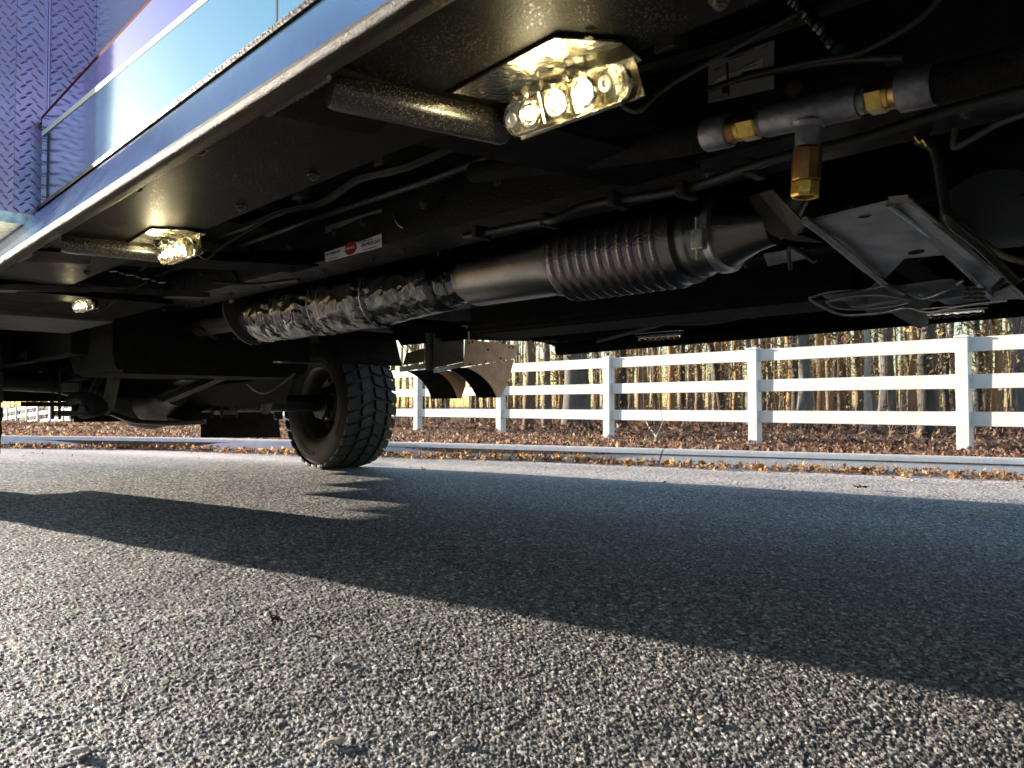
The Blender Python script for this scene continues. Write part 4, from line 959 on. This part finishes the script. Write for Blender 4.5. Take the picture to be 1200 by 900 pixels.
bm = B(); tube(bm, [P(180, 402, b=1.5), P(300, 378, b=1.62)], .018, 12); part('torque_rod', bm, M_dusty, smooth=True)
for pts in ([(200, 345, 1.2), (240, 340, 1.3), (290, 352, 1.4)], [(255, 250, 1.14), (285, 258, 1.14), (290, 275, 1.14), (262, 292, 1.14), (280, 330, 1.15)], [(250, 330, 1.0), (300, 333, 1.1), (350, 328, 1.14)]): hosepx(pts, .006, M_hose, 'rubber_hose')
for i in range(16):
    x = random.uniform(10, 330); y = random.uniform(375, 455); b = random.uniform(1.3, 2.3)
    hosepx([(x, y, b), (x + random.uniform(10, 30), y + random.uniform(-12, 12), b), (x + random.uniform(30, 60), y + random.uniform(-18, 20), b + .1)], random.uniform(.005, .012), random.choice((M_hose, M_dusty, M_black)), 'underbody_pipe', 8, 4)
for i in range(14):
    x = random.uniform(900, 1200); y = random.uniform(110, 330); b = random.uniform(1.5, 2.0)
    hosepx([(x, y, b), (x + random.uniform(-30, 30), y + random.uniform(-22, 22), b), (x + random.uniform(-60, 60), y + random.uniform(-28, 30), b + .1)], random.uniform(.004, .010), random.choice((M_hose, M_hose, M_black)), 'underbody_pipe', 8, 4)

# ------------------------------------------------------------------ leaves
def leaf_batch(P3, size, pal, name, flat=.5, kind='stuff', at=(0, 0, 0), lobes=True):
    N = len(P3); nrm = rng.normal(0, 1, (N, 3)) * flat; nrm[:, 2] += 1; nrm /= np.linalg.norm(nrm, axis=1)[:, None]
    t = rng.normal(0, 1, (N, 3)); t -= (t * nrm).sum(1)[:, None] * nrm; t /= np.linalg.norm(t, axis=1)[:, None]; s = np.cross(nrm, t)
    L = (size * rng.uniform(.6, 1.35, N))[:, None]
    shape = [(-1, 0, .12), (-.35, .42, .0), (-.1, .22, -.05), (.35, .52, .10), (1, 0, .18), (.3, -.55, .12), (-.05, -.2, -.05), (-.45, -.38, .02)] if lobes else [(-1, 0, .1), (0, .5, 0), (1, 0, .15), (0, -.5, .05)]
    cur = rng.uniform(.3, 2.4, N)[:, None]
    vs = [P3 + t * (u * .5) * L + s * (v * .5) * L * .85 + nrm * (w * cur) * L for u, v, w in shape]
    k = len(shape); verts = np.stack(vs, 1).reshape(-1, 3)
    base = np.arange(N)[:, None] * k
    if lobes: quads = np.concatenate([base + np.array([[0, 1, 2, 7]]), base + np.array([[7, 2, 6, 7]])[:, :4], base + np.array([[2, 3, 5, 6]]), base + np.array([[3, 4, 5, 5]])[:, :4]])
    if lobes:
        tr = [(0, 1, 7), (1, 2, 7), (7, 2, 6), (2, 3, 6), (6, 3, 5), (3, 4, 5)]
        faces = np.concatenate([base + np.array([q]) for q in tr])
    else: faces = base + np.array([[0, 1, 2, 3]])
    pal = np.array(pal); ci = rng.integers(0, len(pal), N); c = pal[ci] * rng.uniform(.6, 1.35, (N, 1)); cols = np.repeat(c, k, axis=0)
    return npmesh(name, verts, faces, np.clip(cols, 0, 1), M_leaf, kind, at=at)
BR = [(.21, .115, .075), (.15, .08, .055), (.27, .16, .105), (.34, .22, .14), (.10, .055, .04), (.19, .10, .075), (.42, .28, .17), (.12, .07, .055)]
GO = [(.55, .34, .14), (.50, .28, .11), (.42, .24, .11), (.30, .16, .08), (.62, .42, .20), (.24, .12, .06)]
# gutter leaves
N = 8500; s = rng.uniform(4, cum[-1] - 5, N); kxs = np.interp(s, cum, KX); kys = np.interp(s, cum, KY)
off = -np.abs(rng.normal(0, .10, N)) - .045; clump = .5 + .5 * np.sin(s * 2.1) * np.sin(s * .77 + 1); off *= (.45 + .8 * clump)
p3 = np.stack([kxs + off * .3, kys + off, .004 + rng.uniform(0, .05, N) * (1 + off * 3).clip(.1, 1)], 1); leaf_batch(p3, .052, GO, 'gutter_leaves', .7)
N = 260; s = rng.uniform(6, cum[-1] - 8, N); p3 = np.stack([np.interp(s, cum, KX), np.interp(s, cum, KY) - rng.exponential(.5, N) - .2, np.full(N, .006)], 1); leaf_batch(p3, .035, GO, 'scattered_leaves', .35)
# bank leaves
N = 46000; d = rng.exponential(3.0, N) + .17; x = rng.uniform(-15, 13, N); y = kerb_y(x) + d * 1.1; keep = y < 26
x, y = x[keep], y[keep]; dist = y - kerb_y(x); tt = np.clip(dist / 2.6, 0, 1); z = gzc(y) + .085 * (1 - tt) - .04 * tt + rng.uniform(.0, .045, len(x)) * np.clip(dist * 1.5, .3, 1)
thin = rng.uniform(0, 1, len(x)) < np.clip(.25 + dist * .45, 0, 1); x, y, z = x[thin], y[thin], z[thin]
leaf_batch(np.stack([x, y, z], 1), .075, BR, 'bank_leaf_litter', .75)
N = 60000; x = rng.uniform(-45, 40, N); y = kerb_y(x) + rng.uniform(8, 55, N); z = gzc(y) - .03 + rng.uniform(0, .08, N); leaf_batch(np.stack([x, y, z], 1), .17, BR, 'far_leaf_litter', .6, lobes=False)
# short dry grass at the kerb back
def blades(X, Y, Z, hmin, hmax, wd, pal, name, lean=.5, seg2=True):
    N = len(X); h = rng.uniform(hmin, hmax, N); an = rng.uniform(0, 2 * PI, N); dx = np.cos(an) * wd; dy = np.sin(an) * wd; lx = rng.normal(0, lean, N) * h; ly = rng.normal(0, lean, N) * h
    v = np.stack([np.stack([X - dx, Y - dy, Z], 1), np.stack([X + dx, Y + dy, Z], 1), np.stack([X + lx * .4 + dx * .7, Y + ly * .4 + dy * .7, Z + h * .55], 1), np.stack([X + lx * .4 - dx * .7, Y + ly * .4 - dy * .7, Z + h * .55], 1), np.stack([X + lx, Y + ly, Z + h], 1), np.stack([X + lx + dx * .3, Y + ly + dy * .3, Z + h], 1)], 1).reshape(-1, 3)
    b0 = np.arange(N)[:, None] * 6; f = np.concatenate([b0 + np.array([[0, 1, 2, 3]]), b0 + np.array([[3, 2, 5, 4]])]); pal = np.array(pal)
    c = np.repeat(pal[rng.integers(0, len(pal), N)] * rng.uniform(.6, 1.3, (N, 1)), 6, axis=0); return npmesh(name, v, f, c, M_twig, 'stuff')
N = 14000; x = rng.uniform(-14, 12, N); dist = rng.exponential(.6, N) + .16; y = kerb_y(x) + dist; z = gzc(y) + .085 * (1 - np.clip(dist / 2.6, 0, 1)) - .04 * np.clip(dist / 2.6, 0, 1)
blades(x, y, z, .01, .045, .002, [(.24, .19, .09), (.18, .16, .07), (.30, .24, .12), (.12, .12, .05)], 'dry_grass', .9)
# woodland undergrowth: twigs and hanging brown leaves, beyond the fence line
def beyond(N, d0, d1, x0=-60, x1=60):
    t = rng.uniform(-5, 45, N); d = d0 + (d1 - d0) * rng.uniform(0, 1, N) ** 1.2
    X = F0.x + fdn.x * t - fnn.x * 0 + (-fnn.x * -1) * 0; 
    away = Vector((V.x, V.y, 0))
    X = F0.x + fdn.x * t + away.x * d; Y = F0.y + fdn.y * t + away.y * d
    return X, Y
X, Y = beyond(9000, 2.5, 22); blades(X, Y, gzc(Y) - .05, .15, .75, .004, [(.16, .09, .07), (.22, .14, .11), (.12, .07, .05), (.28, .2, .15)], 'undergrowth_twigs', .45)
X, Y = beyond(1200, 5, 42); blades(X, Y, gzc(Y) - .05, 1.0, 4.5, .007, [(.13, .09, .06), (.2, .14, .09), (.09, .06, .045), (.26, .18, .1)], 'thicket_saplings', .16)
X, Y = beyond(15000, 4, 16); leaf_batch(np.stack([X, Y, gzc(Y) + rng.uniform(-.03, .45, len(X)) ** 1.0], 1), .07, BR, 'brush_leaves', 1.2, lobes=False)
X, Y = beyond(30000, 12, 44); leaf_batch(np.stack([X, Y, gzc(Y) + rng.uniform(.2, 1, len(X)) ** 1.1 * rng.choice([3.5, 5, 9], len(X))], 1), .10, [(.66, .36, .07), (.70, .44, .10), (.50, .26, .07), (.74, .50, .12), (.42, .40, .14), (.34, .17, .07), (.30, .34, .12)], 'woodland_foliage', 1.4, lobes=False)
# far-off wood, many thin stems
X, Y = beyond(430, 14, 62); N = len(X); rad = rng.uniform(.03, .13, N); hh = rng.uniform(6, 12, N); lx = rng.normal(0, .25, N); ly = rng.normal(0, .25, N); vs = []
for zf, rf in ((0, 1.15), (.3, .85), (1, .2)):
    for k in range(5):
        an = 2 * PI * k / 5; vs.append(np.stack([X + lx * zf + rad * rf * math.cos(an), Y + ly * zf + rad * rf * math.sin(an), gzc(Y) - .1 + hh * zf], 1))
v = np.stack(vs, 1).reshape(-1, 3); b0 = np.arange(N)[:, None] * 15; f = np.concatenate([b0 + np.array([[r * 5 + k, r * 5 + (k + 1) % 5, (r + 1) * 5 + (k + 1) % 5, (r + 1) * 5 + k]]) for r in range(2) for k in range(5)])
pal = np.array([(.16, .12, .09), (.12, .10, .085), (.22, .17, .12), (.26, .17, .09), (.08, .065, .055)]); c = np.repeat(pal[rng.integers(0, 5, N)] * rng.uniform(.7, 1.3, (N, 1)), 15, axis=0)
npmesh('far_woodland', v, f, c, M_twig, 'stuff')

# ------------------------------------------------------------------ trees one can tell apart
def bark(name, c1, c2): return mat(name, c1, .9, col2=c2, vscale=9, stretch=(1, 1, .22), bump=1.0, bscale=38, distort=1.0)
BK = {'grey': bark('grey bark', (.10, .09, .08), (.20, .18, .16)), 'brown': bark('brown bark', (.11, .075, .05), (.24, .16, .10)), 'dark': bark('dark bark', (.035, .03, .027), (.10, .085, .07)), 'pale': bark('pale lichen bark', (.30, .28, .25), (.52, .48, .43)), 'orange': bark('orange sunlit bark', (.22, .12, .055), (.42, .25, .12))}  # orange bark carries the low sun's warm light in its colour
def tree_meshes(kind, seed, H=9.5, r=.11):
    rd = random.Random(seed); bm = B(); pts = []; x = y = 0
    for i in range(15):
        t = i / 14; x += rd.uniform(-.07, .07); y += rd.uniform(-.07, .07); pts.append(Vector((x, y, H * t)))
    rr_ = [r * (1.35 if i == 0 else 1.08 if i == 1 else 1) * (1 - .93 * (i / 14) ** 1.15) + .004 for i in range(15)]; pts[0].z = -.15
    tube(bm, smoothpath(pts, 2), [np.interp(k / 28 * 14, range(15), rr_) * (1 + .08 * rd.uniform(-1, 1)) for k in range(29)], 9)
    tips = []
    for i in range(20):
        t = rd.uniform(.24, .97) if i > 3 else rd.uniform(.08, .3); idx = t * 14; p = pts[int(idx)].lerp(pts[min(14, int(idx) + 1)], idx % 1)
        an = rd.uniform(0, 2 * PI); L_ = rd.uniform(.6, 2.2) * (1 - t * .5) * (.45 if i <= 3 else 1); d = Vector((math.cos(an), math.sin(an), rd.uniform(.3, 1.1))).normalized()
        br = r * (1 - t) * .38 + .006; q = [p]
        for k in range(4): q.append(q[-1] + d * L_ / 4 + Vector((rd.uniform(-.1, .1), rd.uniform(-.1, .1), rd.uniform(-.03, .12)))); 
        if i <= 3: br *= .45
        tube(bm, q, [br * (1 - .2 * k) + .002 for k in range(5)], 5); tips += q[2:]
        for k in range(3):
            s_ = q[rd.randint(1, 4)]; e = s_ + Vector((rd.uniform(-.5, .5), rd.uniform(-.5, .5), rd.uniform(.0, .5))); tube(bm, [s_, s_.lerp(e, .5) + Vector((0, 0, .04)), e], [.006, .004, .002], 4); tips.append(e)
    me = bpy.data.meshes.new('trunk'); bm.to_mesh(me); bm.free(); me.shade_smooth(); me.materials.append(BK[kind])
    lv = []
    for i in range(620):
        q = rd.choice(tips); lv.append(q + Vector((rd.gauss(0, .22), rd.gauss(0, .22), rd.gauss(0, .2))))
    o = leaf_batch(np.array([tuple(v) for v in lv]), .095, [(.46, .28, .09), (.52, .36, .12), (.36, .19, .07), (.36, .36, .14)], 'crown', 1.3, kind=None, lobes=False); cme = o.data; bpy.data.objects.remove(o)
    return me, cme
TV = {k: [tree_meshes(k, 100 + 7 * j + hash(k) % 1 + len(k), 9 + j, .11) for j in range(2)] for k in BK}
def place_tree(xp, Z, wpx, kind, label, group=None, lean=0.0, vi=0, cat='tree'):
    X_ = (xp - 600) * Z / 900; zg = float(gzc(Z)) - .06; rad = wpx * Z / 900 / 2; sc = rad / .105
    root = empty('tree', (X_, Z, zg), label, cat, group); me, cme = TV[kind][vi % 2]; hs = max(.75, min(1.3, sc))
    for nm, m_ in (('trunk', me), ('crown', cme)):
        o = bpy.data.objects.new(nm, m_); COL.objects.link(o); o.parent = root
        o.scale = (sc, sc, hs) if nm == 'trunk' else (max(sc, .55),) * 2 + (hs,)
        if nm == 'trunk' and sc < .55: o.scale = (sc, sc, hs)
    root.rotation_euler = (0, R(lean), random.uniform(-.6, .6)); return root
W_ = 'beyond the white fence'
named = [(664, 17, 27, 'grey', 'thick grey trunk, widest in the wood, left of the third fence post from the right', 0),
 (619, 16, 11, 'brown', 'slim brown tree just right of the rust brown splash plate', 1), (637, 18, 9, 'grey', 'slender grey tree between the splash plate and the thickest trunk', 0),
 (725, 18, 10, 'dark', 'dark slim tree directly right of the third fence post from the right', 0), (818, 22, 7, 'brown', 'thin brown tree midway between the second and third fence posts from the right', 1),
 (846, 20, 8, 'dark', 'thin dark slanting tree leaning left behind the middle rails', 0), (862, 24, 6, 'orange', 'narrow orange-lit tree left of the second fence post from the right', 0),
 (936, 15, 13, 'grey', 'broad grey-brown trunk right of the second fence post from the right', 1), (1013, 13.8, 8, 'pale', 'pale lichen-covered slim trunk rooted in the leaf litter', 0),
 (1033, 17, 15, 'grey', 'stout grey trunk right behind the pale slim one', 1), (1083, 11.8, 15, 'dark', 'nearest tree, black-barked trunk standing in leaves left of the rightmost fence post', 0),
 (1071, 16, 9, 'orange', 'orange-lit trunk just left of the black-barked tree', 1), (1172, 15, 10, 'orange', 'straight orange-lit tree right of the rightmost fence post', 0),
 (1190, 13, 12, 'grey', 'grey tree at the right edge behind the top rail', 0), (1156, 17, 9, 'brown', 'brown tree close beside the rightmost fence post', 1), (985, 19, 8, 'brown', 'brown tree left of the pale slim trunk', 0)]
lean = {846: -9}
for xp, Z, wp, kd, lb, vi in named: place_tree(xp, Z, wp, kd, lb, None, lean.get(xp, 0), vi)
def bay(x):
    for e, t in ((490, 'in the gap between the tyre and the first visible fence post'), (587, 'seen past the fence bay behind the splash guards'), (712, 'in the fence bay of the thickest trunk'), (887, 'in the fence bay left of the second post from the right'), (1010, 'in the left half of the widest visible fence bay'), (1130, 'in the right half of the widest visible fence bay')):
        if x < e: return t
    return 'right of the rightmost fence post'
rd = random.Random(5); kinds = ['grey', 'brown', 'dark', 'orange', 'brown']
for i in range(105):
    xp = rd.uniform(475, 1330); Zmin = max(11366 / (xp + 250) + 5.5, 13.5); Z = Zmin + rd.uniform(0, 1) ** 1.3 * 18
    if any(abs(xp - q[0]) < 12 and Z < q[1] + 1 for q in named): continue
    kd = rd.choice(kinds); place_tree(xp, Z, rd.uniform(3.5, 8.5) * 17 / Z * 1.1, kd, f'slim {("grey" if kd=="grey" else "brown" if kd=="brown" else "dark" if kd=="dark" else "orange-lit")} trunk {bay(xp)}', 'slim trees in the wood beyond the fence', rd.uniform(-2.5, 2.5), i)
# fallen branch by the fence
def fallen(pts, r, label):
    bm = B(); tube(bm, smoothpath(pts, 4), [r * (1 - .6 * k / (4 * (len(pts) - 1))) for k in range(4 * (len(pts) - 1) + 1)], 7)
    q = Vector(pts[1]); tube(bm, [q, q + Vector((.12, .1, .22)), q + Vector((.1, .12, .4))], [r * .7, r * .5, .003], 6)
    o = obj('fallen_branch', bm, BK['pale'], None, truck=False, smooth=True); tag(o, label, 'branch')
def gpt(x, y, z=-.02): return PW(x, y, z)
fallen([gpt(735, 518), gpt(768, 514.5, .0), gpt(760, 505, .02) + Vector((0, 0, .08)), gpt(755, 500, .02) + Vector((0, 0, .2))], .014, 'bare pale fallen branch lying in leaves right of a fence post')
# shrubs and tree far left beyond the fence
def shrub(xp, Z, w, h, pal, label, nm, cat):
    X_ = (xp - 600) * Z / 900; zg = float(gzc(Z)); root = empty(nm, (X_, Z, zg), label, cat); N = 900
    q = rng.normal(0, 1, (N, 3)); q /= np.linalg.norm(q, axis=1)[:, None]; q *= rng.uniform(.4, 1, (N, 1)) ** .5; q = q * np.array([w / 2, w / 2, h * .4]) * (1 + .25 * np.sin(q[:, :1] * 9)) + np.array([0, 0, h * .62])
    o = leaf_batch(q, .15, pal, 'crown' if nm == 'tree' else 'foliage', 1.3, kind=None, lobes=False); o.parent = root
    bm = B(); 
    for k in range(4): tube(bm, [Vector((.05 * k, 0, -.1)), Vector((.2 * (k - 1.5), .1 * (k % 2), h * .4)), Vector((.4 * (k - 1.5), .2, h * .8))], [.05, .03, .01], 6)
    me = bpy.data.meshes.new('stem'); bm.to_mesh(me); bm.free(); me.materials.append(BK['brown']); so = bpy.data.objects.new('trunk' if nm == 'tree' else 'stem', me); COL.objects.link(so); so.parent = root
shrub(18, 52, 2.0, 4.2, [(.42, .42, .12), (.5, .46, .16), (.3, .34, .1)], 'yellow-green leafy tree at far left behind the white fence', 'tree', 'tree')
shrub(49, 50, 1.6, 2.9, [(.55, .30, .22), (.62, .42, .30), (.5, .2, .14)], 'pinkish red autumn shrub behind the far end of the white fence', 'shrub', 'shrub')
shrub(83, 48, 1.5, 2.8, [(.45, .14, .10), (.5, .24, .18)], 'darker red shrub, right one behind the far end of the fence', 'shrub', 'shrub')
X_ = (92 - 600) * 27 / 900
bm = B(); bmesh.ops.create_icosphere(bm, subdivisions=3, radius=1)
for v in bm.verts: v.co = Vector((v.co.x * .28, v.co.y * .3, v.co.z * .42)) * (1 + .2 * noise.noise(v.co * 1.7))
bmesh.ops.translate(bm, verts=bm.verts, vec=Vector((X_, 27, float(gzc(27)) + .15))); o = obj('boulder', bm, M_conc, None, truck=False, smooth=True); tag(o, 'grey upright boulder beside the far part of the white fence', 'boulder')

# ------------------------------------------------------------------ small things on the road
def road_leaf(x, y, sz, label, col=(.035, .02, .015)):
    p = PW(x, y, .004); N = 14; bm = B(); c = bm.verts.new(p + Vector((0, 0, .012))); rg = []
    for k in range(N):
        an = 2 * PI * k / N; r = sz * (1.0 if k % 2 else .5) * (1.25 if k in (0, 7) else 1); rg.append(bm.verts.new(p + Vector((r * math.cos(an), r * .8 * math.sin(an), .004 + .022 * abs(math.sin(an * 1.5)) * r / sz))))
    for k in range(N): bm.faces.new((c, rg[k], rg[(k + 1) % N]))
    o = obj('fallen_leaf', bm, mat('brown leaf', col, .7, var=.3), None, truck=False); tag(o, label, 'leaf')
road_leaf(1008, 573, .05, 'dark curled oak leaf lying alone on the asphalt near the kerb')
road_leaf(322, 732, .012, 'small dark scrap of leaf lying on the sunlit asphalt at lower left', (.02, .016, .012))
def chip(x, y, sx, sy, sz, col, label, rot=0.3):
    p = PW(x, y, .004); bm = B(); bmesh.ops.create_icosphere(bm, subdivisions=2, radius=1)
    for v in bm.verts:
        w = v.co * (1 + .3 * noise.noise(v.co * 1.4 + Vector((x, y, 0)))); q = Vector((w.x * sx, w.y * sy, w.z * sz)); v.co = p + Matrix.Rotation(rot, 3, 'Z') @ q
    o = obj('stone_chip', bm, mat('stone chip', col, .6, var=.25, vscale=200, bump=.3, bscale=500), None, truck=False, smooth=False); tag(o, label, 'stone')
chip(313, 720, .006, .010, .004, (.6, .55, .48), 'pale splinter standing beside the scrap of leaf at lower left')
chip(392, 868, .014, .009, .0035, (.42, .36, .32), 'tan rounded stone chip near the bottom edge of the road')
chip(92, 879, .014, .008, .0035, (.5, .44, .40), 'pale flat stone chip at the bottom left corner')
chip(825, 841, .010, .007, .0035, (.46, .38, .28), 'yellowish stone chip at the lower right of the road')
chip(395, 773, .009, .006, .005, (.65, .63, .6), 'small whitish stone chip in the middle of the sunlit asphalt')
chip(536, 868, .008, .006, .004, (.62, .6, .56), 'bright stone chip right of the tan one near the bottom edge')

# names: every mesh shares plain names; finished
print('objects', len(bpy.data.objects))
